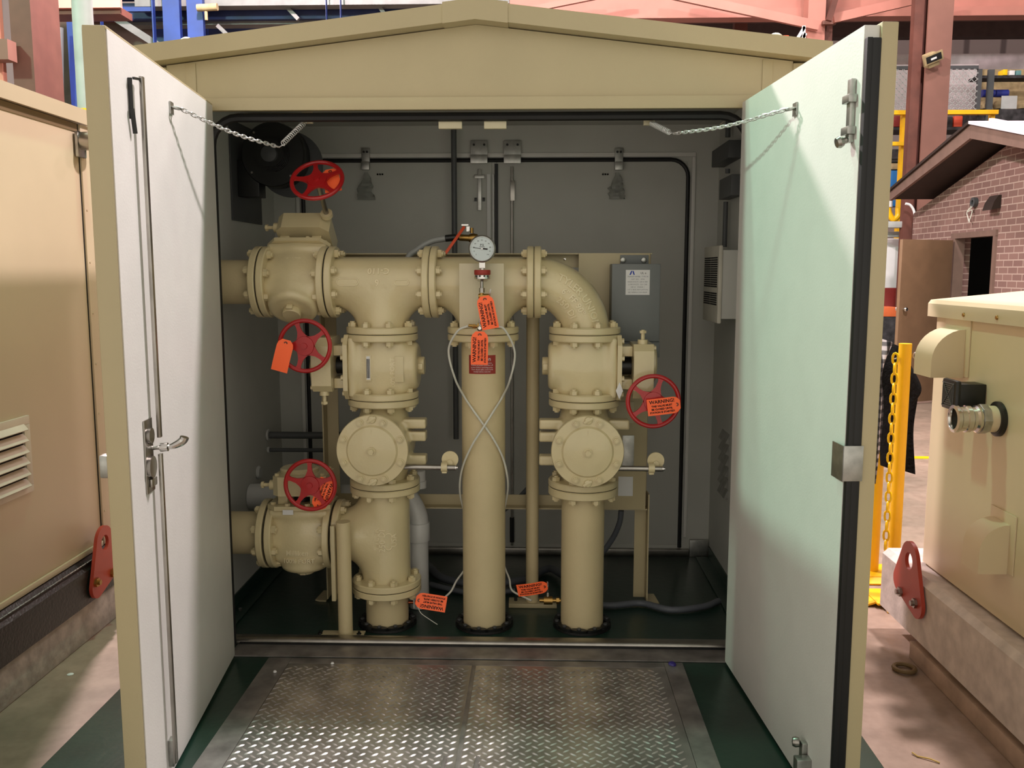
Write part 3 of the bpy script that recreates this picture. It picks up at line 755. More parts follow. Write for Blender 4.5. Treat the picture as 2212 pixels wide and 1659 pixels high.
def make_valve(label, stem, spin):
    o = thing('plug_valve', label, 'valve', (0, 0, 0), 'plug valves with red handwheels')
    def f(P):
        a = sd_cyl(P, (0, 0, 0), 'z', 0.097, -0.146, 0.118, 0.022)
        b = sd_cyl(P, (0, 0, 0), 'x', 0.093, -HALF+0.004, HALF-0.004, 0.003)
        c = sd_box(P, (0, 0, 0.0), (0.112, 0.083, 0.104), 0.03)
        d = smin(smin(a, b, 0.04), c, 0.03)
        e = sd_box(P, (0, 0, 0.108), (0.118, 0.098, 0.014), 0.01)
        return np.maximum(smin(d, e, 0.03), np.abs(P[0])-(HALF-0.004))
    sdf_obj(f, (-0.155, -0.13, -0.17), (0.155, 0.13, 0.14), 0.006, 'body', CAST, o)
    kp = None
    for s in (-1, 1): flange(o, (s*HALF, 0, 0), (-s, 0, 0), lambda p: abs(p.z) < 0.10 or p.z < 0, x=(0, 1, 0), gasket=(s < 0))
    b = MB(); b.lathe([(0, 0.004), (0.034, 0.004), (0.036, 0), (0.036, -0.022), (0.033, -0.025), (0, -0.025)], (0, 0, -0.144), (0, 0, 1), 28); b.box((-0.012, -0.046, -0.166), (0.012, -0.034, -0.146), 0.003)
    b.build('end_boss', CAST, o)
    oc = [(-0.128, -0.07), (-0.09, -0.108), (0.09, -0.108), (0.128, -0.07), (0.128, 0.07), (0.09, 0.108), (-0.09, 0.108), (-0.128, 0.07)]
    bn = MB().prism(oc, 0.1225, 0.140).build('bonnet', CAST, o)
    for x, y in ((-0.105, -0.07), (0.105, -0.07), (-0.105, 0.07), (0.105, 0.07), (-0.04, -0.094), (0.04, -0.094)):
        MB().prism([(x+0.011*math.cos(rad(60*i)), y+0.011*math.sin(rad(60*i))) for i in range(6)], 0.1402, 0.150).build('bonnet_bolt', CAST, bn)
    b = MB(); b.cyl((0, 0, 0.1403), (0, 0, 0.1845), 0.034, n=24); b.build('stem_neck', BLKM, o)
    for s in (-1, 1): MB().box((s*0.045, -0.07, 0.1404), (s*0.085, 0.06, 0.1845), 0.004).build('yoke', CAST, o)
    g = MB()
    g.prism([(-0.095, -0.095), (-0.07, -0.118), (0.085, -0.118), (0.118, -0.09), (0.118, 0.05), (0.06, 0.105), (-0.06, 0.105), (-0.095, 0.06)], 0.185, 0.262)
    gb = g.build('gearbox', CAST, o)
    MB().lathe([(0, 0), (0.078, 0), (0.078, 0.012), (0.07, 0.018), (0, 0.018)], (-0.012, 0.0, 0.2624), (0, 0, 1), 30).build('gearbox_cover', CAST, gb)
    for x, y in ((-0.08, -0.09), (0.1, -0.08), (0.1, 0.04), (-0.08, 0.05)):
        MB().prism([(x+0.009*math.cos(rad(60*i)), y+0.009*math.sin(rad(60*i))) for i in range(6)], 0.2625, 0.272).build('cover_screw', CAST, gb)
    b = MB(); b.cyl((-0.0953, -0.075, 0.222), (-0.112, -0.075, 0.222), 0.020, n=16); b.cyl((-0.112, -0.075, 0.222), (-0.150, -0.075, 0.222), 0.0075, n=10); b.cyl((-0.137, -0.075, 0.222), (-0.147, -0.075, 0.222), 0.014, n=6); b.build('stop_bolt', CAST, gb)
    b = MB(); b.cyl((0.075, -0.1183, 0.245), (0.075, -0.136, 0.245), 0.024, n=20); b.build('input_boss', CAST, gb)
    MB().cyl((0.075, -0.1363, 0.245), (0.075, -stem+0.009, 0.245), 0.0105, n=14).build('input_shaft', STEEL, o)
    make_wheel(o, V((0.075, -stem, 0.245)), V((0, -1, 0)), spin)
    return o
vD = make_valve('plug valve low at left, red wheel facing front with torn-looking warning tag', 0.17, 18)
vA = make_valve('large plug valve at top left, tilted back with red wheel on a long shaft', 0.315, 30)
def basis(x, y, z, c): return M(((x[0], y[0], z[0], c[0]), (x[1], y[1], z[1], c[1]), (x[2], y[2], z[2], c[2]), (0, 0, 0, 1)))
mB = basis((0, 0, 1), (0, 1, 0), (-1, 0, 0), (XL, YP, (J1+J2)/2))
mC = basis((0, 0, -1), (0, 1, 0), (1, 0, 0), (XR, YP, (J1+J2)/2))
vB = dup(vD, mB, 'plug valve in the left column, red wheel at its left with blank orange tag')
vC = dup(vD, mC, 'plug valve in the right column, red wheel at its right behind orange warning tag')
vD['label'] = 'plug valve low at left, warning tag threaded through its red wheel'
cD = V(((XK+XL-0.2025)/2, YP, ZD)); cA = V(((XJ+XL-0.2025)/2, YP, ZH)); th_ = rad(40)
mD = M.Translation(cD); mA = basis((1, 0, 0), (0, math.cos(th_), -math.sin(th_)), (0, math.sin(th_), math.cos(th_)), cA)
vD.matrix_basis = mD; vA.matrix_basis = mA
# raised cast marks and plates on the valves
def shift_wheel(v, dx, dz):
    for ch in bpy.data.objects:
        if ch.parent and (ch.parent == v or ch.parent.parent == v) and ch.name.split('.')[0] in ('handwheel', 'input_shaft', 'input_boss'):
            ch.matrix_basis = M.Translation((dx, 0, dz)) @ ch.matrix_basis
shift_wheel(vA, 0.034, 0.0); shift_wheel(vB, 0.017, 0.025); shift_wheel(vC, 0.042, 0.010)
def vtext(root, m4, body, size, x, z, rot=0, tz=0.0, mt=CASTL, name='cast_lettering', yy=-0.0985):
    def fn(v):
        a, b = v.x, v.y
        if rot == 90: a, b = -v.y, v.x
        if rot == -90: a, b = v.y, -v.x
        xx, zz = x+a, z+b
        return m4 @ V((xx, yy*math.sqrt(max(0.2, 1-(xx/0.16)**2)) - v.z*1.5 - 0.0015, zz))
    return text(body, size, fn, name, mt, root, extrude=0.0022, bold=0.0006)
vtext(vD, mD, 'Milliken', 0.030, -0.005, -0.055); vtext(vD, mD, '100% PORT', 0.026, 0.0, -0.088)
vtext(vA, mA, '100% PORT', 0.026, 0.0, -0.005); vtext(vA, mA, '6-175', 0.026, 0.0, 0.03)
vtext(vB, mB, '175 WP', 0.028, -0.03, -0.02, 0); vtext(vB, mB, '100% PORT', 0.026, -0.025, -0.055, 0)
vtext(vC, mC, '175 WP', 0.028, 0.0, -0.02, 0); vtext(vC, mC, '100% PORT', 0.026, 0.0, 0.02, 0)
def plate_on(root, m4, x0, x1, z0, z1, yy, name, m):
    return MB().box((x0, yy-0.003, z0), (x1, yy, z1), 0.001, m4).build(name, m, root)
np_ = plate_on(vB, mB, -0.052, 0.052, 0.028, 0.052, -0.1005, 'name_plate', CAST)
MB().box((-0.046, -0.1045, 0.033), (0.046, -0.1036, 0.047), 0, mB).build('plate_face', PAPER, np_)
for k in range(4): MB().box((-0.04, -0.1052, 0.0345+k*0.0033), (0.036, -0.1046, 0.0365+k*0.0033), 0, mB).build('print_line', INK, np_)
plate_on(vB, mB, -0.055, 0.045, -0.098, -0.062, -0.0985, 'cast_pad', CAST)
ds = MB().prism([(-0.014, 0), (0, -0.034), (0.014, 0), (0, 0.034)], 0, 0.0012, mC @ M(((0,0,1,0),(0,-1,0,-0.085),(1,0,0,0.1407),(0,0,0,1))) if False else mat4(M(((1,0,0),(0,0,-1),(0,1,0))), mC @ V((0.085, -0.1095, 0.131)))).build('diamond_sticker', PAPER, vC)
pd = plate_on(vD, mD, -0.055, -0.012, 0.108, 0.128, -0.1095, 'sticker', PAPER)

# ---- check valves (round bolted cover facing front, lever rod at right)
def check_valve(x, lugside, label):
    o = thing('check_valve', label, 'valve', (x, YP, J3)); zc = 0.772; xp = x
    def f(P):
        a = sd_cyl(P, (x, YP, 0), 'z', 0.0885, J3+0.004, J2-0.004, 0.003)
        b = sd_cyl(P, (x, YP, zc), 'y', 0.118, -0.175, 0.09, 0.02)
        d = smin(a, b, 0.07)
        for dz in (0.085, 0.035, -0.060):
            e = sd_box(P, (x+lugside*0.135, YP-0.06, zc+dz), (0.045, 0.03, 0.019), 0.005); d = smin(d, e, 0.012)
            if lugside < 0 and dz > 0.05: d = smin(d, sd_box(P, (x+0.135, YP-0.06, zc+dz), (0.04, 0.03, 0.019), 0.005), 0.012)
        d = np.maximum(d, P[2]-(J2-0.004)); return np.maximum(d, (J3+0.004)-P[2])
    sdf_obj(f, (x-0.20, YP-0.19, J3-0.005), (x+0.20, YP+0.13, J2+0.005), 0.0065, 'body', CAST, o)
    flange(o, Xz(x, J2), (0, 0, -1), front, gasket=(lugside < 0)); flange(o, Xz(x, J3), (0, 0, 1), front, gasket=True)
    yc = YP-0.176; x = x-(0.013 if lugside > 0 else -0.005)
    cv = MB().lathe([(0, 0), (0.1385, 0), (0.1395, 0.004), (0.1395, 0.022), (0.137, 0.026), (0.100, 0.027), (0.093, 0.0345), (0.060, 0.041), (0.02, 0.042), (0, 0.042)], (x, yc, zc), (0, -1, 0), 64).build('cover', CAST, o)
    for i in range(8):
        a = rad(22.5+45*i); p = V((x+0.1175*math.cos(a), yc-0.027, zc+0.1175*math.sin(a)))
        b = MB(); b.cyl(p, p+V((0, -0.003, 0)), 0.0155, n=20); b.cyl(p+V((0, -0.003, 0)), p+V((0, -0.014, 0)), 0.0115, n=6); b.cyl(p+V((0, -0.014, 0)), p+V((0, -0.019, 0)), 0.0065, n=10); b.build('cover_bolt', CAST, cv)
    p = V((x, yc-0.0422, zc)); b = MB(); b.cyl(p, p+V((0, -0.004, 0)), 0.0175, n=24); b.cyl(p+V((0, -0.004, 0)), p+V((0, -0.016, 0)), 0.0115, n=6); b.build('centre_bolt', CAST, cv)
    for s in (-1, 1):
        b = MB(); b.lathe([(0, 0), (0.016, 0), (0.013, 0.008), (0.0, 0.011)], (x+0.002, yc-0.0265, zc+s*0.122), (0, -1, 0), 16); b.bar((x-0.016, yc-0.032, zc+s*0.122-0.010), (x+0.018, yc-0.032, zc+s*0.122+0.010), 0.012, 0.012, (0, 1, 0), 0.004)
        b.build('lifting_lug', CAST, cv)
    MB().bar((x, yc-0.0405, zc+0.03), (x, yc-0.0385, zc+0.085), 0.0015, 0.002, (0, 1, 0)).build('casting_seam', CAST, cv)
    x = xp; zr = zc-0.078; yr = YP-0.13
    MB().cyl((x+0.07, yr, zr), (x+0.300, yr, zr-0.002), 0.0105, n=16).build('lever_rod', STEEL, o)
    b = MB(); b.cyl((x+0.3003, yr, zr-0.002), (x+0.305, yr, zr-0.002), 0.010, n=14); b.cyl((x+0.305, yr, zr-0.002), (x+0.311, yr, zr-0.002), 0.005, n=10); b.build('rod_screw', CHROME, o)
    b = MB(); b.lathe([(0.0112, -0.012), (0.019, -0.012), (0.019, 0.012), (0.0112, 0.012)], (x+0.258, yr, zr), (1, 0, 0), 20, True); b.box((x+0.248, yr-0.010, zr-0.024), (x+0.268, yr+0.010, zr-0.0165), 0.003); b.build('rod_collar', CAST, o)
    b = MB(); b.cyl((x+0.278, yr+0.022, zr+0.026), (x+0.278, yr+0.030, zr+0.026), 0.033, n=30); b.cyl((x+0.278, yr+0.012, zr+0.014), (x+0.278, yr+0.022, zr+0.014), 0.012, n=16); b.build('end_disc', CAST, o)
    return o
check_valve(XL, 1, 'check valve with round bolted cover in the left pipe column')
check_valve(XR, -1, 'check valve with round bolted cover in the right pipe column')

# ================================================================== SUPPORTS AND RACK
s = thing('pipe_stand', 'tan round pipe stand in front of the lower left valve', 'pipe support', (-0.572, 0.17, 0))
MB().box((-0.65, 0.152, 0.0008), (-0.477, 0.215, 0.008), 0.002).build('base_plate', TAN, s)
MB().cyl((-0.5505, 0.178, 0.0083), (-0.5505, 0.178, 0.468), 0.0285, n=28).build('post', PIPE, s)
b = MB(); b.cyl((-0.5505, 0.178, 0.4683), (-0.5505, 0.178, 0.4735), 0.0285, n=28); b.build('post_cap', PIPE, s)
b = MB(); b.box((-0.597, 0.150, 0.155), (-0.581, 0.176, 0.462), 0.002); b.build('saddle_angle', TAN, s)
for px in (690, 775):
    p = onZ(px, 1370, 0.01); bb = MB(); bb.torus(0.008, 0.002, (p.x, 0.178, 0.0102), (0, 0, 1), 14, 6); bb.cyl((p.x, 0.178, 0.0085), (p.x, 0.178, 0.02), 0.005, n=8); bb.build('anchor_bolt', BLKM, s)
YR = 0.62
rk = thing('equipment_rack', 'tan steel rack frame standing behind the pipework', 'rack', (0, YR, 0))
zt = onY(1000, 547, YR-0.05).z; zl0 = onY(1000, 1099, YR-0.05).z; zl1 = onY(1000, 1068, YR).z
xa, xb = onY(706, 900, YR).x, onY(1395, 1150, YR).x
b = MB(); b.box((xa+0.033, YR, zt-0.06), (xb-0.002, YR+0.006, zt)); b.box((xa+0.033, YR-0.05, zt-0.005), (xb-0.002, YR-0.0005, zt)); b.build('top_rail', TAN, rk)
b = MB(); b.box((xa+0.033, YR, zl0), (xb-0.002, YR+0.006, zl1)); b.box((xa+0.033, YR-0.05, zl0), (xb-0.002, YR-0.0005, zl0+0.005)); b.build('lower_rail', TAN, rk)
for x, sd in ((xa, 1), (xb, -1)):
    b = MB(); b.box((x, YR+0.0065, 0.008), (x+sd*0.05, YR+0.0125, zt)); b.box((x-sd*0.006, YR-0.06, 0.008), (x-sd*0.0005, YR+0.0125, zt if sd > 0 else zl1+0.02)); b.build('post', TAN, rk)
    MB().prism([(0, -0.075), (0.028, -0.075), (0.05, -0.065), (0.04, 0.05), (0, 0.05)], 0.0008, 0.0075, mat4(M(((-sd, 0, 0), (0, 1, 0), (0, 0, 1))), (x-sd*0.007, YR, 0))).build('foot_plate', TAN, rk)
x0p, x1p = onY(1250, 560, YR-0.052).x, onY(1404, 560, YR-0.052).x
MB().box((x0p, YR-0.058, zl0+0.006), (x1p, YR-0.052, zt), 0.001).build('mounting_panel', TAN, rk)
for a in ((1313, 868, 1369, 914), (1345, 941, 1369, 1012), (1336, 1030, 1367, 1072)):
    p, q = onY(a[0], a[1], YR-0.065), onY(a[2], a[3], YR-0.065)
    MB().box((p.x, YR-0.0615, q.z), (q.x, YR-0.0585, p.z), 0.0005).build('backing_plate', GALV if a[1] == 941 else PAPER if a[1] > 1000 else BEIGE, rk)
p = onY(1220, 560, YR-0.01); MB().lathe([(0, 0), (0.006, 0), (0.005, 0.005), (0, 0.006)], (p.x, YR-0.0005, p.z), (0, -1, 0), 12).build('panel_screw', CHROME, rk)
cs = thing('pipe_stand', 'tan round support post standing behind between middle and right pipes', 'pipe support', (0.2, 0.56, 0))
MB().cyl((0.197, 0.535, 0.02), (0.197, 0.535, 1.36), 0.0275, n=26).build('post', PIPE, cs)
b = MB(); b.box((0.095, 0.495, 0.001), (0.305, 0.5745, 0.0195), 0.002); b.build('base_plate', TAN, cs)
for dx in (-0.075, 0.08): MB().cyl((0.2+dx, 0.535, 0.0197), (0.2+dx, 0.535, 0.035), 0.007, n=6).build('anchor_bolt', BLKM, cs)

# transformer
p, q = onY(1322, 570, 0.44), onY(1424, 738, 0.44)
tr = thing('transformer_box', 'grey electrical transformer box with white data label on the rack', 'transformer', ((p.x+q.x)/2, 0.5, q.z))
MB().box((p.x, 0.44, q.z), (q.x, 0.556, p.z), 0.004).build('housing', XFMR, tr)
p2, q2 = onY(1340, 553, 0.55), onY(1401, 569, 0.55)
tb = MB().box((p2.x, 0.552, p.z+0.0005), (q2.x, 0.5555, p2.z+0.004), 0.001).build('mounting_tab', XFMR, tr)
for px in (1346, 1391):
    c = onY(px, 562, 0.55); MB().lathe([(0, 0), (0.0125, 0), (0.011, 0.006), (0.006, 0.008), (0, 0.008)], (c.x, 0.5515, c.z), (0, -1, 0), 16).build('tab_bolt', GALV, tb)
p3, q3 = onY(1326, 741, 0.46), onY(1424, 772, 0.46)
MB().box((p3.x, 0.45, q3.z), (q3.x, 0.556, q.z-0.001), 0.003).build('wiring_cover', XFMR, tr)
p3, q3 = onY(1350, 752, 0.448), onY(1392, 766, 0.448); MB().box((p3.x, 0.446, q3.z), (q3.x, 0.4495, p3.z), 0.001).build('cable_entry', BLKM, tr)
p4, q4 = onY(1352, 583, 0.439), onY(1403, 637, 0.439)
dl = MB().box((p4.x, 0.4385, q4.z), (q4.x, 0.4397, p4.z)).build('data_label', PAPER, tr); lw = q4.x-p4.x; lh = p4.z-q4.z
facing = lambda x, z, y: M(((1, 0, 0, x), (0, 0, -1, y), (0, 1, 0, z), (0, 0, 0, 1)))
b = MB(); b.prism([(-0.011, -0.008), (-0.004, 0.008), (0.001, 0.008), (-0.005, -0.008)], 0, 0.0004, facing(p4.x+lw*0.26, p4.z-lh*0.12, 0.4383)); b.prism([(0.002, 0.008), (0.006, 0.008), (0.011, -0.008), (0.006, -0.008), (0.002, 0.004)], 0, 0.0004, facing(p4.x+lw*0.26, p4.z-lh*0.12, 0.4383)); b.build('logo', BLUEI, dl)
text('UL', 0.012, facing(p4.x+lw*0.68, p4.z-lh*0.13, 0.4383), 'printed_text', INK, dl, extrude=0.0002); text('e', 0.012, facing(p4.x+lw*0.82, p4.z-lh*0.13, 0.4383), 'printed_text', INK, dl, extrude=0.0002)
LG = mat('print_grey', (120, 122, 130), 0.7)
for k, ln in enumerate(('TRANSFORMER  TYPE 3R', 'CAT. NO.   KVA', 'HIGH VOLTS  240 X 480', 'LOW VOLTS  120 / 240', 'HZ 60   PHASE 1', '115\u00b0C RISE INSULATION', 'SEE WIRING DIAGRAM')):
    text(ln, 0.0078, facing((p4.x+q4.x)/2, p4.z-lh*(0.27+0.105*k), 0.4383), 'printed_text', LG, dl, extrude=0.0001, res=1)

# ================================================================== PVC, CONDUIT, HOSES
pv = thing('pvc_drain', 'grey white plastic drain pipe rising with an offset beside left column', 'pipe', (-0.30, 0.6, 0))
yv = 0.505; a = onY(905, 1280, yv); r0 = 0.044
xv = a.x
MB().cyl((xv, yv, 0.002), (xv, yv, 0.335), r0, n=30).build('lower_pipe', PVC, pv)
MB().lathe([(r0+0.0004, 0), (0.050, 0), (0.051, 0.004), (0.051, 0.076), (0.049, 0.08), (r0+0.0004, 0.08)], (xv, yv, 0.30), (0, 0, 1), 34, True).build('coupling', PVC, pv)
x2 = onY(893, 1090, yv).x-0.02
MB().tube(curve_pts([(xv, yv, 0.3355), (xv, yv, 0.40), (xv-0.02, yv, 0.455), (x2-0.015, yv, 0.51), (x2-0.04, yv, 0.55)], 6), 0.0435, 26).build('offset_elbow', PVC, pv)
xs_ = onY(905, 1060, yv-0.03).x; MB().lathe([(0, 0), (0.03, 0), (0.03, 0.03), (0.026, 0.032), (0.026, 0.075), (0.02, 0.078), (0, 0.078)], (xs_, yv-0.01, 0.535), (0, 0, 1), 24).build('vent_stub', PVC, pv)
pv2 = thing('pvc_pipe', 'grey white plastic pipe running sideways from left wall behind valve', 'pipe', (-1.0, 0.72, 0.6))
z2 = onY(560, 1072, 0.72).z
MB().cyl((-1.097, 0.72, z2), (-0.42, 0.72, z2), 0.058, n=32).build('pipe_barrel', PVC, pv2)
def conduit(name, label, pts, r, m=CONDUIT, group=None, fit=True):
    o = thing(name, label, 'conduit', pts[0], group)
    MB().tube(pts, r, 14).build('tube', m, o)
    return o
for py, r, lb in ((940, 0.017, 'thicker grey conduit crossing sideways from the left wall'), (972, 0.0095, 'thinner grey conduit crossing sideways just below the thicker one')):
    z = onY(620, py, 1.0).z
    o = conduit('electrical_conduit', lb, [V((-1.085, 1.0, z)), V((-0.45, 1.0, z))], r)
    MB().lathe([(0, 0), (r*1.5, 0), (r*1.7, 0.004), (r*1.7, 0.012), (0, 0.012)], (-1.098, 1.0, z), (1, 0, 0), 18).build('wall_fitting', PVC, o)
z = onX(557, 1020, -1.098).z; yy = onX(557, 1020, -1.098).y
tag(MB().lathe([(0, 0), (0.03, 0), (0.032, 0.006), (0.024, 0.014), (0, 0.015)], (-1.0985, yy, z), (1, 0, 0), 18).build('wall_plug', PVC), 'pale plug fitting on left wall below the conduits', 'fitting')
xc = onY(981, 400, 1.17).x
conduit('electrical_conduit', 'dark grey conduit running vertically down the rear doors', [V((xc, 1.17, 2.164)), V((xc, 1.17, 0.62))], 0.0135)
hs = thing('hose_line', 'grey hose curving down from the brass ball valve', 'hose', (-0.15, 0.5, 1.6))
h0 = onY(962, 515, 0.50); MB().tube(curve_pts([h0, onY(930, 522, 0.50), onY(900, 540, 0.49), onY(880, 562, 0.47), V((-0.33, 0.46, 1.36)), V((-0.37, 0.46, 1.25))], 6), 0.0125, 12).build('hose_body', mat('hose_clear', (150, 152, 150), 0.35), hs)
# brass ball valve with orange lever
bv = thing('ball_valve', 'brass ball valve with orange lever above the header', 'valve', onY(1010, 512, 0.5))
c0 = onY(1003, 513, 0.5); c1 = onY(1042, 516, 0.5)
b = MB(); b.cyl(c0-V((0.02, 0, 0)), c1, 0.0135, n=16); b.lathe([(0, -0.02), (0.016, -0.018), (0.02, 0), (0.016, 0.018), (0, 0.02)], (c0+c1)/2, (1, 0, 0), 16); b.build('valve_body', BRASS, bv)
MB().cyl((c0+c1)/2+V((-0.006, 0, 0.0205)), (c0+c1)/2+V((-0.006, 0, 0.042)), 0.007, n=10).build('valve_stem', BRASS, bv)
t0 = onY(1003, 490, 0.47); t1 = onY(962, 548, 0.40)
MB().bar(t0, t1, 0.012, 0.007, (0, 1, 0), 0.002).build('lever', ORNG2, bv)
b = MB(); b.box((t0.x-0.012, 0.465, t0.z+0.003), (t0.x+0.018, 0.49, t0.z+0.011), 0.002); b.box((t0.x+0.008, 0.470, t0.z-0.02), (t0.x+0.022, 0.485, t0.z+0.0025), 0.002); b.build('lever_nut', CHROME, bv)
b = MB(); b.cyl(c0-V((0.0205, 0, 0)), c0-V((0.034, 0, 0)), 0.011, n=14); b.cyl(c0-V((0.0345, 0, 0)), h0+V((0.001, 0, 0)), 0.0145, n=14); b.build('hose_clamp', BLKM, bv)
# black grey hoses on the floor
def hose(label, ctrl, r, m=HOSE):
    o = thing('flexible_hose', label, 'hose', ctrl[0]); P = curve_pts(ctrl, 10)
    MB().tube(P, [r*(1+0.05*(i % 2)) for i in range(len(P))], 12).build('hose_body', m, o)
fz = lambda px, py, z=0.022: onZ(px, py, z)
hose('thick grey hose looping over the floor behind the middle pipe', [fz(925, 1222), fz(960, 1250), fz(1040, 1262), fz(1130, 1252), fz(1185, 1228), V((0.35, 0.80, 0.05)), V((0.385, 0.83, 0.14)), V((0.40, 0.84, 0.30))], 0.018)
hose('second grey hose lying nearer on the floor behind the middle pipe', [fz(930, 1262, 0.015), fz(1000, 1278, 0.015), fz(1060, 1280, 0.015), fz(1112, 1276, 0.015)], 0.012)
hose('grey hose lying along the floor to the right wall', [V((0.43, 0.53, 0.016)), V((0.54, 0.50, 0.016)), fz(1385, 1303, 0.016), fz(1450, 1317, 0.016), fz(1520, 1310, 0.016), fz(1553, 1298, 0.016)], 0.0135)
hose('grey conduit hose dropping from the lower rack rail behind right pipe', [onY(1342, 1102, 0.60), onY(1338, 1130, 0.62), onY(1322, 1165, 0.66), onY(1290, 1205, 0.72), fz(1240, 1235)], 0.012)
hose('grey hose slanting across the rack rail behind the support post', [onY(1140, 1055, 0.70), onY(1118, 1078, 0.70), onY(1085, 1105, 0.70), onY(1050, 1135, 0.70), onY(1030, 1180, 0.70)], 0.0105)

# ---- wall gear: blower, heater, junction boxes
bl = thing('blower_fan', 'black round ventilation blower mounted high on left wall', 'fan', (-0.93, 0.72, 1.8))
cf = onY(588, 333, 0.68); rr = 0.138
pan = [onX(498, 268, -1.098), onX(560, 485, -1.098)]
MB().box((-1.0985, pan[0].y-0.03, pan[1].z), (-1.092, pan[1].y+0.03, 2.10), 0.001).build('mounting_plate', GREYD, bl)
b = MB(); b.lathe([(0, 0), (rr-0.004, 0), (rr, 0.006), (rr, 0.10), (rr-0.004, 0.106), (0, 0.106)], (cf.x, 0.79, cf.z), (0, -1, 0), 48); b.build('fan_housing', BLKM, bl)
MB().lathe([(0, 0), (rr+0.006, 0), (rr+0.006, 0.02), (0, 0.02)], (cf.x+0.045, 0.815, cf.z-0.03), (0, -1, 0), 48).build('rear_housing', GREYD, bl)
po, qo = onY(514, 345, 0.70), onY(562, 425, 0.70)
MB().box((max(po.x, -1.09), 0.69, qo.z), (qo.x, 0.785, po.z), 0.003).build('outlet', BLKM, bl)
b = MB()
for k in range(5): b.lathe([(0, 0), (0.075-0.004*k, 0), (0.075-0.004*k, 0.008), (0, 0.008)], (cf.x, 0.6835-0.0095*k, cf.z), (0, -1, 0), 30)
b.build('motor_fins', BLKM, bl)
MB().lathe([(0, 0), (0.036, 0), (0.034, 0.018), (0.012, 0.024), (0, 0.024)], (cf.x+0.002, 0.637, cf.z-0.005), (0, -1, 0), 24).build('motor_cap', GREYD, bl)
for a in (40, 130, 220, 310): MB().cyl((cf.x+0.12*math.cos(rad(a)), 0.6838, cf.z+0.12*math.sin(rad(a))), (cf.x+0.12*math.cos(rad(a)), 0.679, cf.z+0.12*math.sin(rad(a))), 0.005, n=8).build('housing_screw', STEEL, bl)
XH = 0.995
ya, yb_ = onX(1556, 620, XH).y, onX(1524, 620, XH).y
za, zb_ = onX(1556, 700, XH).z, onX(1556, 530, XH).z
ht = thing('wall_heater', 'cream fronted electric heater on the right inner wall', 'heater', (1.05, (ya+yb_)/2, za))
MB().box((XH+0.008, ya+0.008, za+0.02), (1.098, yb_-0.01, zb_-0.02), 0.002).build('case', GREYW, ht)
fp = MB().box((XH-0.010, ya, za), (XH+0.0075, yb_, zb_), 0.006).build('front_grille', CREAM, ht)
zz = zb_-0.05
for col in range(2):
    w = (yb_-ya-0.06)/2; y0_ = ya+0.022+col*(w+0.012)
    for k in range(20):
        z = zb_-0.055-k*0.0095-(0.02 if k > 13 else 0)
        MB().box((XH-0.0118, y0_, z), (XH-0.0102, y0_+w, z+0.006)).build('slot', DARK, fp)
jb = thing('junction_box', 'dark grey electrical box with cover high on right inner wall', 'electrical box', (1.06, 0.7, 1.9))
def wallbox(px0, py0, px1, py1, depth, name, m, par, x=1.098):
    X = x-depth; a, b_ = onX(px1, py0, X), onX(px0, py1, X)
    return MB().box((X, min(a.y, b_.y), min(a.z, b_.z)), (x, max(a.y, b_.y), max(a.z, b_.z)), 0.003).build(name, m, par)
w1 = wallbox(1537, 302, 1574, 362, 0.06, 'box_body', GREYD, jb)
tb_ = thing('thermostat_box', 'grey switch box just under the junction box on right wall', 'electrical box', (1.06, 0.7, 1.75))
w2 = wallbox(1553, 376, 1580, 432, 0.05, 'box_body', CONDUIT, tb_)
for (pp, zz1, zz2, lb) in ((1572, 362, 376, 'short dark conduit joining the two boxes on right wall'), (1568, 433, 535, 'dark conduit from switch box down to the heater')):
    A, B_ = onX(pp, zz1, 1.075), onX(pp, zz2, 1.075); conduit('electrical_conduit', lb, [V((1.075, A.y, A.z-0.006)), V((1.075, A.y, B_.z+0.004))], 0.011)
A = onX(1572, 300, 1.075); conduit('electrical_conduit', 'dark conduit rising from the junction box to the ceiling', [V((1.075, A.y, A.z+0.008)), V((1.075, A.y, 2.164))], 0.012)

# hanging bags of small parts
def parts_bag(px, py, label):
    o = thing('parts_bag', label, 'bag', onY(px, 360, YB-0.03)); t = onY(px, 373, YB-0.028); z0 = onY(px, py, YB-0.028).z
    rnd = random.Random(px); b = MB(); n = 14; vs = []; k = 10
    for j in range(k+1):
        f = j/k; w = 0.008+0.026*math.sin(PI*min(1, f*0.62+0.02))**1.3+0.006*f
        for i in range(n):
            a = 2*PI*i/n; q = w*(1+rnd.uniform(-0.28, 0.28)); vs.append((t.x+q*math.cos(a)+0.004*math.sin(f*7), YB-0.030+min(0.0138, 0.45*q*math.sin(a)), t.z+(z0-t.z)*f))
    fs = [(j*n+i, j*n+(i+1) % n, (j+1)*n+(i+1) % n, (j+1)*n+i) for j in range(k) for i in range(n)] + [tuple(range(n)), tuple(range(k*n, k*n+n))]
    b.raw(vs, fs); b.build('film', GLASS, o, ang=20)
    c = MB(); 
    for i in range(4): c.box((t.x-0.01+rnd.uniform(-.008, .008), YB-0.034, z0+0.012+0.022*i), (t.x+0.012, YB-0.027, z0+0.02+0.022*i), 0.002)
    c.build('loose_hardware', GREYD, o)
parts_bag(790, 432, 'clear bag of small parts hanging from the left rear door clip'); parts_bag(1333, 430, 'clear bag of small parts hanging from the right rear door clip')

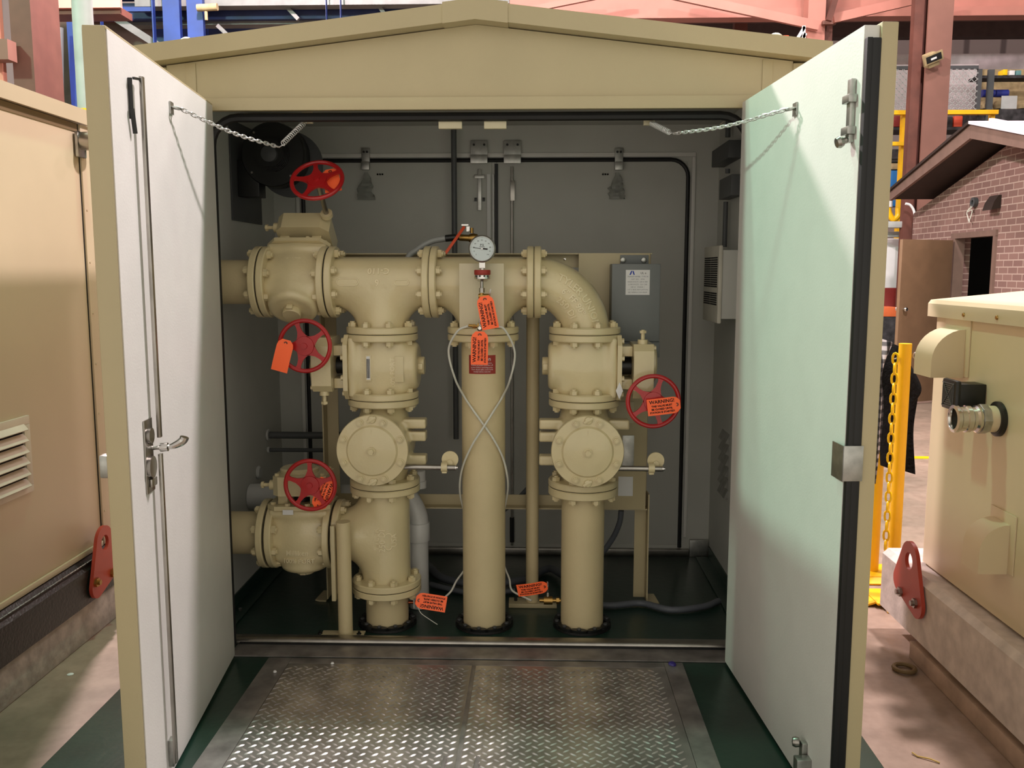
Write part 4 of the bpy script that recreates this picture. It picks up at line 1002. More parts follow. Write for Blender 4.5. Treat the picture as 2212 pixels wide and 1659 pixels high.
# ================================================================== GAUGE GROUP
gp = tag(MB().box((-0.083, 0.185, 1.2425), (0.088, 0.189, 1.487), 0.001).build('mounting_plate_beige', BEIGE), 'plain beige mounting plate behind the pressure gauge', 'plate')
gp.name = 'gauge_board'
for z in (1.40, 1.43): MB().cyl((0, 0.1892, z), (0, 0.2195, z), 0.006, n=10).build('standoff', STEEL, gp)
YG = 0.135
gc = onY(1041, 537, YG-0.02); ga = thing('pressure_gauge', 'round white dial pressure gauge on a red and silver seal', 'gauge', (gc.x, YG, 1.4))
MB().lathe([(0, 0), (0.046, 0), (0.0505, 0.004), (0.0505, 0.028), (0.047, 0.031), (0.0455, 0.027), (0, 0.027)], (gc.x, YG+0.012, gc.z), (0, -1, 0), 44).build('case', STEEL, ga)
dlz = YG+0.012-0.0272; di = MB().cyl((gc.x, dlz, gc.z), (gc.x, dlz-0.0006, gc.z), 0.0445, n=44).build('dial', DIAL, ga)
face = lambda x, z, y=dlz-0.0009: facing(gc.x+x, gc.z+z, y)
for k in range(11):
    a = rad(225-27*k); text(str(k*10), 0.0066, face(0.031*math.cos(a), 0.031*math.sin(a)), 'dial_number', INK, di, extrude=0.0002, res=1)
b = MB()
for k in range(51):
    a = rad(225-5.4*k); r1 = 0.0425; r2 = 0.0385 if k % 5 == 0 else 0.0405
    b.bar((gc.x+r1*math.cos(a), dlz-0.0009, gc.z+r1*math.sin(a)), (gc.x+r2*math.cos(a), dlz-0.0009, gc.z+r2*math.sin(a)), 0.0005, 0.0008, (0, 1, 0))
b.build('tick_marks', INK, di)
text('PSI', 0.012, face(0, 0.013), 'dial_text', INK, di, extrude=0.0002); text('PRESSURE', 0.0045, face(0, 0.0065), 'dial_text', INK, di, extrude=0.0002, res=1)
b = MB(); b.bar((gc.x-0.033, dlz-0.002, gc.z+0.0035), (gc.x, dlz-0.002, gc.z), 0.0015, 0.0008, (0, 1, 0)); b.bar((gc.x, dlz-0.002, gc.z), (gc.x+0.021, dlz-0.002, gc.z-0.002), 0.005, 0.0008, (0, 1, 0)); b.build('needle', INK, di)
MB().cyl((gc.x, dlz-0.0027, gc.z), (gc.x, dlz-0.005, gc.z), 0.004, n=14).build('needle_hub', PAPER, di)
def zg(py): return onY(1041, py, YG).z
b = MB(); b.box((gc.x-0.0115, YG-0.012, zg(580)), (gc.x+0.0115, YG+0.012, gc.z-0.0508), 0.002); b.cyl((gc.x, YG, zg(582.5)), (gc.x, YG, zg(580.2)), 0.009, n=14); b.build('stem_block', CHROME, ga)
zt_, zm_, zb2 = zg(583), zg(594), zg(608)
MB().lathe([(0, 0), (0.029, 0), (0.031, 0.003), (0.031, zt_-zm_-0.003), (0.029, zt_-zm_), (0, zt_-zm_)], (gc.x, YG, zm_), (0, 0, 1), 30).build('seal_upper', REDP, ga)['label'] = 'red painted upper half'
MB().lathe([(0, 0), (0.016, 0), (0.031, 0.010), (0.031, zm_-zb2-0.001), (0, zm_-zb2-0.001)], (gc.x, YG, zb2), (0, 0, 1), 30).build('seal_lower', CHROME, ga)
for dx in (-0.022, -0.008, 0.010, 0.023): MB().cyl((gc.x+dx, YG-math.sqrt(0.031**2-dx*dx), zm_-0.004), (gc.x+dx, YG-math.sqrt(0.031**2-dx*dx)-0.005, zm_-0.004), 0.0035, n=8).build('seal_screw', BLKM, ga)
b = MB(); b.cyl((gc.x-0.002, YG, zg(622)), (gc.x-0.002, YG, zb2-0.0003), 0.0065, n=12); b.cyl((gc.x-0.002, YG, zg(632)), (gc.x-0.002, YG, zg(622)-0.0002), 0.0105, n=6); b.build('nipple', STEEL, ga)
gv = thing('gauge_valve', 'small brass valve cluster with silver lever below the gauge', 'valve', (gc.x, YG, zg(700)))
xg = gc.x-0.003
b = MB(); b.cyl((xg, YG, zg(712)), (xg, YG, zg(633)), 0.0085, n=14); b.cyl((xg-0.012, YG, zg(640)), (xg+0.03, YG, zg(640)), 0.0095, n=12); b.box((xg-0.016, YG-0.013, zg(712)), (xg+0.016, YG+0.013, zg(698)), 0.003); b.build('valve_body', BRASS, gv)
b = MB(); b.bar((xg+0.028, YG-0.004, zg(642)), (xg+0.035, YG-0.008, zg(624)), 0.006, 0.004, (0, 1, 0), 0.001); b.build('small_lever', STEEL, gv)
b = MB(); b.tube(curve_pts([V((xg-0.004, YG-0.018, zg(706))), V((xg-0.006, YG-0.024, zg(695))), V((xg-0.002, YG-0.026, zg(684))), V((xg-0.001, YG-0.024, zg(672)))], 4), 0.0045, 10); b.lathe([(0, -0.01), (0.01, -0.006), (0.011, 0.004), (0.006, 0.010), (0, 0.01)], (xg-0.006, YG-0.020, zg(709)), (0, -1, 0.2), 14); b.build('lever', CHROME, gv)
b = MB(); b.cyl((xg-0.0165, YG, zg(705)), (xg-0.05, YG, zg(703)), 0.006, n=10); b.cyl((xg-0.024, YG, zg(705)), (xg-0.034, YG, zg(704.5)), 0.0095, n=6); b.build('tube_nut', BRASS, gv)
b = MB(); b.cyl((xg+0.0165, YG, zg(705)), (xg+0.045, YG, zg(705)), 0.006, n=10); b.build('tube_nut', BRASS, gv)
# white tubing
def W(px, py, Y): return onY(px, py, Y)
def tubing(label, ctrl, r=0.0042):
    o = thing('sensing_tube', label, 'tube', ctrl[0]); MB().tube(curve_pts(ctrl, 8), r, 8).build('tube_body', TUBEW, o)
def RZ(phi, py):
    R_ = 0.0985; p = V((R_*math.sin(rad(phi)), YP-R_*math.cos(rad(phi)), 0)); return V((p.x, p.y, onY(1043, py, p.y).z))
tubing('white plastic tube looping out left of the gauge and crossing the riser', [V((xg-0.052, YG, zg(704))), W(988, 716, 0.14), W(969, 757, 0.17), W(983, 818, 0.20), RZ(-46, 858), RZ(-22, 885), RZ(0, 913), RZ(25, 946), RZ(52, 985), RZ(74, 1022), RZ(98, 1055), RZ(122, 1095), RZ(140, 1150), RZ(128, 1215), W(1100, 1250, 0.385), W(1106, 1275, 0.36), W(1135, 1291, 0.34), W(1148, 1297, 0.325)])
tubing('white plastic tube looping out right of the gauge and crossing the riser', [V((xg+0.047, YG, zg(705))), W(1090, 712, 0.14), W(1112, 762, 0.17), W(1101, 822, 0.19), RZ(52, 858), RZ(27, 888)+V((0, -0.010, 0)), RZ(2, 924)+V((0, -0.0105, 0)), RZ(-22, 958)+V((0, -0.010, 0)), RZ(-50, 1000), RZ(-73, 1035), RZ(-97, 1070), RZ(-122, 1110), RZ(-140, 1160), RZ(-128, 1220), W(986, 1255, 0.385), W(972, 1280, 0.36), W(945, 1300, 0.33), W(925, 1303, 0.315)])
dv = thing('drain_valve', 'small brass ball valve on the side of the right standing pipe', 'valve', W(1185, 1297, YP))
c = W(1180, 1297, YP); xe = XR-0.0885
b = MB(); b.cyl((c.x-0.028, YP, c.z), (xe, YP, c.z), 0.0085, n=12); b.cyl((c.x-0.010, YP, c.z), (c.x+0.026, YP, c.z), 0.017, n=14); b.cyl((xe-0.018, YP, c.z), (xe-0.006, YP, c.z), 0.0145, n=6); b.build('valve_body', BRASS, dv)
b = MB(); b.cyl((c.x+0.006, YP, c.z+0.0175), (c.x+0.006, YP, c.z+0.03), 0.006, n=10); b.bar((c.x+0.006, YP, c.z+0.0305), (c.x+0.004, YP-0.01, c.z+0.085), 0.007, 0.004, (0, 1, 0), 0.001); b.build('lever', CHROME, dv)
dv2 = thing('drain_fitting', 'small copper fitting on the side of the left pipe stub', 'fitting', W(885, 1301, YP))
c = W(893, 1301, YP); MB().cyl((XL+0.0885, YP, c.z), (c.x+0.02, YP, c.z), 0.0075, n=12).build('tube_nut', COPPER, dv2)
MB().bar((c.x+0.005, YP-0.014, c.z-0.02), (c.x+0.004, YP-0.012, c.z+0.02), 0.006, 0.003, (0, 1, 0)).build('lever', STEEL, dv2)
wr_ = thing('loose_wire', 'thin white wire end curling down from the lower left tag', 'wire', W(905, 1310, 0.22)); MB().tube(curve_pts([W(903, 1312, 0.22), W(910, 1325, 0.20), W(928, 1338, 0.19), W(945, 1349, 0.19)], 6), 0.0016, 6).build('strand', TUBEW, wr_)

# ================================================================== WARNING TAGS
TW, TH = 0.125, 0.0635
def warning_tag(px, py, hx, hy, Y, label, tilt=(0, 0), printed=True, scale=1.0):
    """px,py centre; hx,hy a point near the hole end; all in the plane Y (tilt: depth change along x and y)"""
    c = onY(px, py, Y); h = onY(hx, hy, Y); x = (h-c); x.y = tilt[0]*x.length; x.normalize()
    n0 = V((0, -1, 0)); y = n0.cross(x); y = (y + n0*tilt[1]).normalized(); n = x.cross(y).normalized(); y = n.cross(x)
    m4 = M(((x.x, y.x, n.x, c.x), (x.y, y.y, n.y, c.y), (x.z, y.z, n.z, c.z), (0, 0, 0, 1))) @ M.Scale(scale, 4)
    o = thing('warning_tag', label, 'tag', c)
    a, b_ = TW/2, TH/2; k = 0.016
    bd = MB()
    poly = [(-a, -b_), (a-k, -b_), (a, -b_+k), (a, b_-k), (a-k, b_), (-a, b_)]
    # slightly bowed sheet
    nx = 10; vs = []; 
    for i in range(nx+1):
        xx = -a+TW*i/nx; yl = b_ if xx < a-k else b_-(xx-(a-k)); bow = 0.004*(1-(xx/a)**2)
        vs += [(xx, -yl, bow), (xx, yl, bow), (xx, yl, bow+0.0007), (xx, -yl, bow+0.0007)]
    fs = [(0, 1, 2, 3), (nx*4+3, nx*4+2, nx*4+1, nx*4)]
    for i in range(nx):
        for e in range(4): fs.append((i*4+e, i*4+(e+1) % 4, (i+1)*4+(e+1) % 4, (i+1)*4+e))
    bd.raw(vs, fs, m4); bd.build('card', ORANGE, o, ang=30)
    e = MB(); e.lathe([(0.0025, 0.0016), (0.0075, 0.0016), (0.0075, 0.0024), (0.0025, 0.0024)], m4 @ V((a-0.014, 0, 0.0)), n, 16, True); e.build('eyelet', mat('eyelet', (120, 60, 40), 0.5) if 'eyelet' not in MATS else MATS['eyelet'], o)
    if printed:
        fn = lambda v: m4 @ V((v.x, v.y, v.z+0.0011+0.004*(1-(v.x/a)**2)))
        for body, sz, yy, xo in (('WARNING!', 0.0185, 0.0185, -0.006), ('THIS VALVE MUST', 0.0098, 0.0025, -0.008), ('BE CLOSED UNTIL', 0.0098, -0.0095, -0.008), ('STATION IS STARTED!', 0.0095, -0.0215, -0.008)):
            text(body, sz, lambda v, yy=yy, xo=xo: fn(V((v.x+xo, v.y+yy, v.z))), 'printed_text', INK, o, extrude=0.0001, bold=0.0005, res=2)
    return o
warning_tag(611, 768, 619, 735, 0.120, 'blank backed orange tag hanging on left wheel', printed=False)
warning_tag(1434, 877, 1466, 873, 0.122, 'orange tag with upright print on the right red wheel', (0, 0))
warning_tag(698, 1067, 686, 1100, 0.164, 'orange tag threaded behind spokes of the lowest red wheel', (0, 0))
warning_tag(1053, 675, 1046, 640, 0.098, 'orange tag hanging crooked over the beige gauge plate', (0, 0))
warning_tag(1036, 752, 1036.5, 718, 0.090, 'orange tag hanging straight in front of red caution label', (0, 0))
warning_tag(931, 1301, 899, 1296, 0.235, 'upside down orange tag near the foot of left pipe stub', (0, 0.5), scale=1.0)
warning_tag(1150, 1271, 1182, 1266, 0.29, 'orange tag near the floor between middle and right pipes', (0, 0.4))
w = wm(vA) @ V((0.109, -0.315, 0.245))
nA = V((0, -math.cos(th_), math.sin(th_)))
def flat_tag(c, x, n, label):
    x = V(x); n = V(n).normalized(); x = (x-n*x.dot(n)).normalized(); y = n.cross(x); m4 = mat4(M((x, y, n)).transposed(), c)
    o = thing('warning_tag', label, 'tag', c); a, b_, k = TW/2, TH/2, 0.016
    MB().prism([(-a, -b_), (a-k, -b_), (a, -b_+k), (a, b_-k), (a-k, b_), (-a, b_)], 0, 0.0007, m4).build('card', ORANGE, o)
    MB().lathe([(0.0025, 0.0008), (0.0075, 0.0008), (0.0075, 0.0016), (0.0025, 0.0016)], m4 @ V((a-0.014, 0, 0)), n, 16, True).build('eyelet', MATS['eyelet'], o)
flat_tag(w - nA*0.022 + V((0.050, 0.012, 0.016)), (-0.15, 0.2, 0.6), nA, 'orange tag lying behind the spokes of the topmost red wheel')

# ================================================================== NEIGHBOURING UNITS
def boxY(a, Y, depth, name, m, parent=None, bev=0.0):
    p, q = onY(a[0], a[1], Y), onY(a[2], a[3], Y)
    return MB().box((p.x, Y, q.z), (q.x, Y+depth, p.z), bev).build(name, m, parent)
# ---- left neighbour
XLN = -1.90
ln = thing('equipment_enclosure', 'tan steel enclosure at left with louvre, raised on black base beam', 'equipment enclosure', (-3.0, -0.3, ZF))
MB().box((-4.15, -1.6, 0.13), (XLN, 1.05, 2.12), 0.004).build('wall_shell', TAN2, ln)
b = MB(); b.prism([(0.03, 2.128), (-1.12, 2.25), (-2.28, 2.128), (-2.28, 2.195), (-1.12, 2.317), (0.03, 2.195)][::-1], -1.65, 1.02, M(((1,0,0,XLN),(0,0,1,0),(0,1,0,0),(0,0,0,1)))); b.build('roof', TAN2, ln)
MB().box((XLN+0.0005, 0.915, 0.14), (XLN+0.012, 1.05, 2.126), 0.003).build('corner_trim', TAN2, ln)
MB().box((XLN+0.0005, 0.909, 0.14), (XLN+0.0025, 0.9145, 2.126)).build('door_gap', DARK, ln)
MB().box((XLN+0.0005, -1.6, 2.09), (XLN+0.004, 0.904, 2.127)).build('painted_shadow_strip', mat('tan_shadow_paint', (120, 98, 70), 0.6), ln)  # darker tan strip paints the shade below the fascia
MB().box((XLN+0.0005, -1.6, 0.135), (XLN+0.012, 0.904, 0.16), 0.002).build('bottom_flange', TAN2, ln)
for k in range(8): MB().cyl((XLN+0.0122, 0.935, 0.3+0.24*k), (XLN+0.015, 0.935, 0.3+0.24*k), 0.005, n=8).build('trim_screw', TAN2, ln)
# louvre
yl1 = onX(64, 1000, XLN).y; zl1_, zl2_ = onX(62, 895, XLN).z, onX(62, 1062, XLN).z
lv = MB(); y0l, y1l = yl1-0.62, yl1
for (a0, a1, c0_, c1_) in ((y0l, y1l, zl1_-0.035, zl1_), (y0l, y1l, zl2_, zl2_+0.03), (y0l, y0l+0.035, zl2_+0.0305, zl1_-0.0355), (y1l-0.04, y1l, zl2_+0.0305, zl1_-0.0355)):
    lv.box((XLN+0.0005, a0, c0_), (XLN+0.012, a1, c1_), 0.001)
lou = lv.build('louver', mat('louver_white', (214, 200, 186), 0.45), ln)
MB().box((XLN+0.0006, y0l+0.036, zl2_+0.031), (XLN+0.002, y1l-0.041, zl1_-0.036)).build('louver_void', DARK, lou)
ns = 6
for k in range(ns):
    z = zl2_+0.04+(zl1_-zl2_-0.085)*k/(ns-1)
    MB().prism([(0.0022, 0.032), (0.006, 0.034), (0.030, 0.004), (0.026, 0.0)], y0l+0.037, y1l-0.042, M(((1,0,0,XLN),(0,0,1,0),(0,1,0,z-0.012),(0,0,0,1)))).build('slat', MATS['louver_white'], lou)
p = onX(168, 305, XLN)
b = MB(); b.box((XLN+0.0125, p.y-0.045, p.z-0.075), (XLN+0.02, p.y+0.03, p.z+0.04), 0.01); b.build('bracket_plate', GALV, ln)
b = MB(); b.cyl((XLN+0.0205, p.y, p.z), (XLN+0.085, p.y+0.0, p.z), 0.042, n=26); b.cyl((XLN+0.0855, p.y, p.z), (XLN+0.095, p.y, p.z), 0.048, n=26); b.build('round_bracket', STEEL, ln)
# base beams
lb_ = MB(); lb_.prism([(-0.02, -0.07), (0.045, -0.07), (0.045, 0.085), (0.005, 0.128), (-2.2, 0.128), (-2.2, -0.07)], -1.7, 1.12, M(((1,0,0,XLN),(0,0,1,0),(0,1,0,0),(0,0,0,1))))
bbm = lb_.build('base_beam', SKIDB, ln)
MB().bar((XLN+0.0262, -1.68, 0.1085), (XLN+0.0262, 1.1, 0.1085), 0.004, 0.040, V((0.73, 0, 0.68))).build('painted_glint_edge', TARGLINT, bbm)
MB().box((-4.1, -1.7, ZF+0.001), (XLN+0.03, 1.10, -0.0705), 0.005).build('plinth', mat('plinth_concrete', (172, 166, 158), 0.85, var=0.12, scale=16, bump=0.5, bscale=24), ln)
def lug(root, X, ya, yb, zb_, zt_, side, flip):
    """teardrop lifting plate in a plane X = const, pointed lower corner at one side"""
    w = yb-ya; rt = 0.27*w; cs_ = [(ya+0.5*w, zt_-rt, rt), (ya+0.19*w, zb_+0.19*w, 0.19*w), (yb-0.17*w, zb_+0.34*(zt_-zb_), 0.17*w)]
    P_ = [(cy+r*math.cos(2*PI*i/36), cz+r*math.sin(2*PI*i/36)) for cy, cz, r in cs_ for i in range(36)]
    P_ = sorted(set(P_))
    def half_(P):
        h = []
        for p in P:
            while len(h) > 1 and (h[-1][0]-h[-2][0])*(p[1]-h[-2][1])-(h[-1][1]-h[-2][1])*(p[0]-h[-2][0]) <= 0: h.pop()
            h.append(p)
        return h[:-1]
    pts = half_(P_)+half_(P_[::-1])
    n = len(pts); T = 0.016
    # plate with a round hole: bridge outer loop to hole loop
    bm = bmesh.new(); hc = (cs_[0][0], cs_[0][1]-rt*0.05); hr = rt*0.47
    H = [(hc[0]+hr*math.cos(2*PI*i/20), hc[1]+hr*math.sin(2*PI*i/20)) for i in range(20)]
    def ring(P, x): return [bm.verts.new((x, y, z)) for y, z in P]
    o0, o1, h0_, h1_ = ring(pts, X), ring(pts, X+side*T), ring(H, X), ring(H, X+side*T)
    for A, B in ((o0, o1), (h0_, h1_)):
        for i in range(len(A)): bm.faces.new((A[i], A[(i+1) % len(A)], B[(i+1) % len(A)], B[i]))
    for O, Hh in ((o0, h0_), (o1, h1_)):
        es = [bm.edges.get((R_[i], R_[(i+1) % len(R_)])) for R_ in (O, Hh) for i in range(len(R_))]
        bmesh.ops.triangle_fill(bm, use_beauty=True, edges=es)
    m_ = MB(); m_.bm.free(); m_.bm = bm
    return m_.build('lug_plate', REDL, root, ang=30)
Xl = XLN+0.052; ya, yb = onX(191, 1250, Xl).y, onX(256, 1250, Xl).y; z0, z1 = onX(205, 1292, Xl).z, onX(228, 1130, Xl).z
lg = lug(ln, Xl, ya, yb, z0, z1, 1, False)
for px, py in ((208, 1258), (243, 1237)):
    q = onX(px, py, Xl+0.018); b = MB(); b.cyl((Xl+0.0165, q.y, q.z), (Xl+0.028, q.y, q.z), 0.022, n=6); b.cyl((Xl+0.028, q.y, q.z), (Xl+0.04, q.y, q.z), 0.012, n=12); b.build('lug_bolt', BRASS, lg)
# ---- right neighbour
XRN = 1.95
rn = thing('vented_enclosure', 'low smooth tan enclosure at right with two hooded vents', 'equipment enclosure', (2.6, -0.4, ZF))
b = MB(); r_ = 0.06; yf = 0.74; pl = []
for i in range(7):
    a = rad(180-90*i/6); pl.append((XRN+r_+r_*math.cos(a), yf-r_+r_*math.sin(a)))
pl += [(3.6, yf), (3.6, -1.7), (XRN, -1.7)]
b.prism(pl[::-1], 0.165, 1.268); b.build('wall_shell', TAN3, rn)
b = MB()
xo = XRN-0.018; yo = yf+0.02; sec = [(0.0, 1.262), (0.0, 1.318), (0.012, 1.334), (0.9, 1.42), (1.7, 1.42), (1.7, 1.262)]
n_ = len(sec); ys = [yo, yo-0.012, -1.75]; vs = []
for k, y in enumerate(ys):
    for x, z in sec: vs.append((xo+x+(0.008 if k == 0 else 0), y, z-(0.014 if k == 0 and z > 1.27 else 0)))
fs = [tuple(range(n_)), tuple(range(2*n_, 3*n_))] + [(k*n_+i, k*n_+(i+1) % n_, (k+1)*n_+(i+1) % n_, (k+1)*n_+i) for k in range(2) for i in range(n_)]
b.raw(vs, fs); lid = b.build('lid', TAN3, rn)
for px, py in ((2082, 680), (2154, 686)):
    q = onX(px, py, xo); MB().lathe([(0, 0), (0.009, 0), (0.007, 0.005), (0, 0.007)], (xo-0.0003, q.y, q.z), (-1, 0, 0), 12).build('lid_rivet', BRASS, lid)
def hood(px_edge, ytop, ybot, w, dep, label=None):
    q = onX(px_edge, ytop, XRN); q2 = onX(px_edge, ybot, XRN); y1 = q.y; zt2, zb2 = q.z, q2.z; b = MB()
    prof = [(0, zb2), (dep, zb2)]
    R_ = min(dep, (zt2-zb2)*0.75)
    for i in range(9):
        a = rad(90*i/8); prof.append((dep-R_+R_*math.cos(a), zt2-R_+R_*math.sin(a)))
    prof.append((0, zt2))
    b.prism(prof, y1-w, y1, M(((-1,0,0,XRN-0.0062),(0,0,1,0),(0,1,0,0),(0,0,0,1))))
    h = b.build('vent_hood', TAN3, rn)
    MB().box((XRN-0.0058, y1-w-0.03, zb2+0.0), (XRN-0.0006, y1+0.03, zt2+0.035), 0.001).build('hood_flange', TAN3, h)
hood(2093, 716, 818, 0.02, 0.10) if False else None
# upper hood: spans px 1980-2090 ; nearer edge at 2090
def hood2(pn, pf, yt, yb_, dep):
    yn = onX(pn, yt, XRN).y; yfr_ = onX(pf, yt, XRN-dep).y; zt2 = onX(pn, yt, XRN).z; zb2 = onX(pn, yb_, XRN).z
    b = MB(); prof = [(0, zb2), (dep, zb2)]; R_ = min(dep, (zt2-zb2)*0.8)
    for i in range(9):
        a = rad(90*i/8); prof.append((dep-R_+R_*math.cos(a), zt2-R_+R_*math.sin(a)))
    prof.append((0, zt2)); prof = prof[:-1]+[(0, zt2)]
    b.prism(prof, yn, yfr_, M(((-1,0,0,XRN-0.0062),(0,0,1,0),(0,1,0,0),(0,0,0,1))))
    h = b.build('vent_hood', TAN3, rn)
    MB().box((XRN-0.0058, yn-0.035, zb2+0.005), (XRN-0.0006, yfr_+0.02, zt2+0.04), 0.001).build('hood_flange', TAN3, h)
hood2(2090, 1982, 712, 818, 0.13); hood2(2186, 2086, 1135, 1246, 0.105)
# square black vent and chrome hose coupling
q = onX(2118, 852, XRN); dz = 0.052
v = MB(); v.box((XRN-0.10, q.y-0.045, q.z-0.045), (XRN-0.0007, q.y+0.045, q.z+0.045), 0.004); vent = v.build('square_vent', BLKM, rn)
v = MB(); v.box((XRN-0.125, q.y-0.06, q.z-0.06), (XRN-0.1005, q.y+0.06, q.z+0.06), 0.012); cap_ = v.build('vent_cap', BLKM, vent)
v = MB()
for r2 in (0.012, 0.02, 0.028, 0.036, 0.044):
    c = [(q.y-r2, q.z-r2), (q.y+r2, q.z-r2), (q.y+r2, q.z+r2), (q.y-r2, q.z+r2)]
    for i in range(4): v.bar((XRN-0.1262, *c[i]), (XRN-0.1262, *c[(i+1) % 4]), 0.0025, 0.002, (1, 0, 0))
for s_ in (-1, 1): v.bar((XRN-0.1275, q.y-0.046, q.z-s_*0.046), (XRN-0.1275, q.y+0.046, q.z+s_*0.046), 0.003, 0.002, (1, 0, 0))
v.build('grille_pattern', CONDUIT, cap_)
q = onX(2158, 905, XRN)
cp = MB().lathe([(0, 0.0007), (0.066, 0.0007), (0.066, 0.012), (0.058, 0.018), (0.045, 0.018), (0, 0.018)], (XRN, q.y, q.z), (-1, 0, 0), 36).build('hose_coupling', BLKM, rn)
MB().lathe([(0, 0), (0.05, 0), (0.05, 0.03), (0, 0.03)], (XRN-0.0183, q.y, q.z), (-1, 0, 0), 30).build('neck', TAN3, cp)
MB().lathe([(0, 0), (0.056, 0), (0.056, 0.028), (0, 0.028)], (XRN-0.0485, q.y, q.z), (-1, 0, 0), 8).build('hex_collar', GALV, cp)
MB().lathe([(0.036, 0), (0.05, 0), (0.052, 0.012), (0.046, 0.02), (0.046, 0.03), (0.051, 0.036), (0.051, 0.052), (0.047, 0.056), (0.047, 0.074), (0.052, 0.08), (0.052, 0.092), (0.040, 0.095), (0.037, 0.09)], (XRN-0.077, q.y, q.z), (-1, 0, 0), 36, True).build('threaded_nozzle', CHROME, cp)
MB().cyl((XRN-0.0775, q.y, q.z), (XRN-0.160, q.y, q.z), 0.0355, n=28).build('nozzle_dark_plug', DARK, cp)  # black plug paints the shade inside the open nozzle
# base of right neighbour
b = MB(); b.prism([(-0.085, -0.13), (-0.085, 0.125), (-0.06, 0.15), (1.65, 0.15), (1.65, -0.13)], -1.75, 0.93, M(((1,0,0,XRN),(0,0,1,0),(0,1,0,0),(0,0,0,1)))); b.build('base_beam', SKIDC, rn)
MB().box((XRN-0.02, -1.75, -0.17), (3.5, 0.62, -0.131)).build('fork_slot', BROWND, rn)
MB().box((XRN-0.075, -1.75, ZF+0.001), (3.5, 0.60, -0.171), 0.003).build('timber_runner', mat('timber', (184, 160, 142), 0.8, var=0.1, scale=10), rn)
Xr = XRN-0.0925; ya, yb = onX(2003, 1250, Xr).y, onX(1937, 1250, Xr).y; z0, z1 = onX(1990, 1340, Xr).z, onX(1970, 1168, Xr).z
lg2 = lug(rn, Xr, ya, yb, z0, z1, -1, False)
for px, py in ((1945, 1278), (1977, 1303)):
    q = onX(px, py, Xr-0.018); b = MB(); b.cyl((Xr-0.0165, q.y, q.z), (Xr-0.028, q.y, q.z), 0.022, n=6); b.cyl((Xr-0.028, q.y, q.z), (Xr-0.04, q.y, q.z), 0.012, n=12); b.build('lug_bolt', STEEL, lg2)
# ---- small things on the floor at right
c = onZ(2003, 1450, ZF); c.x = 1.80; b = MB(); b.torus(0.042, 0.010, (c.x, c.y, ZF+0.0125), (0.0, 0.0, 1), 30, 8)
tag(b.build('brown_ring', TAPE), 'small brown ring lying on the floor by the right timber runner', 'ring')
YELD = mat('straw', (186, 160, 90), 0.8)
rnd = random.Random(5)
for i, (px, py, lb) in enumerate(((1998, 1430, 'yellow scrap lying beside the brown ring on the floor'), (1858, 1632, 'pale scrap at the foot of the right door'), (2030, 1650, 'yellow scrap near the bottom right floor edge'))):
    c = onZ(px, py, ZF); P = [V((c.x+0.03*k*math.cos(i+k*0.6), c.y+0.02*k, ZF+0.004+0.003*(k % 2))) for k in range(4)]
    tag(MB().tube(P, 0.003, 5).build('scrap', YELD), lb, 'debris')
for i, (px, py, lb) in enumerate(((152, 1457, 'white paint fleck on the floor between left base beam and skid'),)):
    c = onZ(px, py, ZF); tag(MB().lathe([(0, 0), (0.014, 0.001), (0.010, 0.003), (0, 0.004)], (c.x, c.y, ZF+0.0005), (0, 0, 1), 9).build('floor_fleck', PAPER), lb, 'debris')
# ---- yellow stanchions, chain, jacket
def stanchion(px, py, ztop, label):
    c = onZ(px, py, ZF); o = thing('barrier_post', label, 'stanchion', (c.x, c.y, ZF), 'yellow barrier posts')
    b = MB(); b.box((c.x-0.11, c.y-0.11, ZF+0.02), (c.x+0.11, c.y+0.11, ZF+0.032), 0.003)
    o1 = b.build('base', YEL, o)
    for sx, sy in ((1, 0), (-1, 0), (0, 1), (0, -1)):
        b = MB(); p0 = V((c.x+sx*0.1105, c.y+sy*0.1105, ZF+0.024)); p1 = V((c.x+sx*0.165, c.y+sy*0.165, ZF+0.006)); b.bar(p0, p1, 0.16, 0.010, (0, 0, 1)); b.build('base_foot', YEL, o1)
    MB().cyl((c.x, c.y, ZF+0.0325), (c.x, c.y, ztop), 0.031, n=22).build('post', YEL, o)
    return c
cA_ = onZ(1925, 1300, ZF); zA = onY(1938, 742, cA_.y).z
sA = stanchion(1925, 1300, zA, 'yellow barrier post nearer, with chain hanging down it')
sB = stanchion(1884, 1243, 0.98, 'yellow barrier post further back, partly behind jacket')
ey = thing('eye_bolt', 'steel eye bolt through the top of nearer yellow post', 'bolt', (sA.x, sA.y, zA-0.055))
zz_ = zA-0.06
b = MB(); b.torus(0.014, 0.004, (sA.x+0.05, sA.y-0.008, zz_), (0, 1, 0), 16, 6); b.build('eye', STEEL, ey)
b = MB(); b.torus(0.014, 0.004, (sA.x-0.052, sA.y-0.008, zz_-0.004), (0, 1, 0.4), 16, 6); b.build('eye', STEEL, ey)
yc_ = thing('barrier_chain', 'yellow plastic chain hanging down the nearer barrier post', 'chain', (sA.x, sA.y, zA-0.07))
yY = sA.y-0.075
pts = [onY(px, py, yY) for px, py in ((1934, 775), (1930, 850), (1925, 940), (1921, 1030), (1917, 1110), (1913, 1180))]
chain(pts, 0.021, 0.0062, 0.050).build('plastic_links', YELP, yc_)
jk = thing('jacket', 'black jacket with grey plaid lining draped over the further barrier post', 'jacket', (sB.x, sB.y, 1.0))
Yj = sB.y-0.10
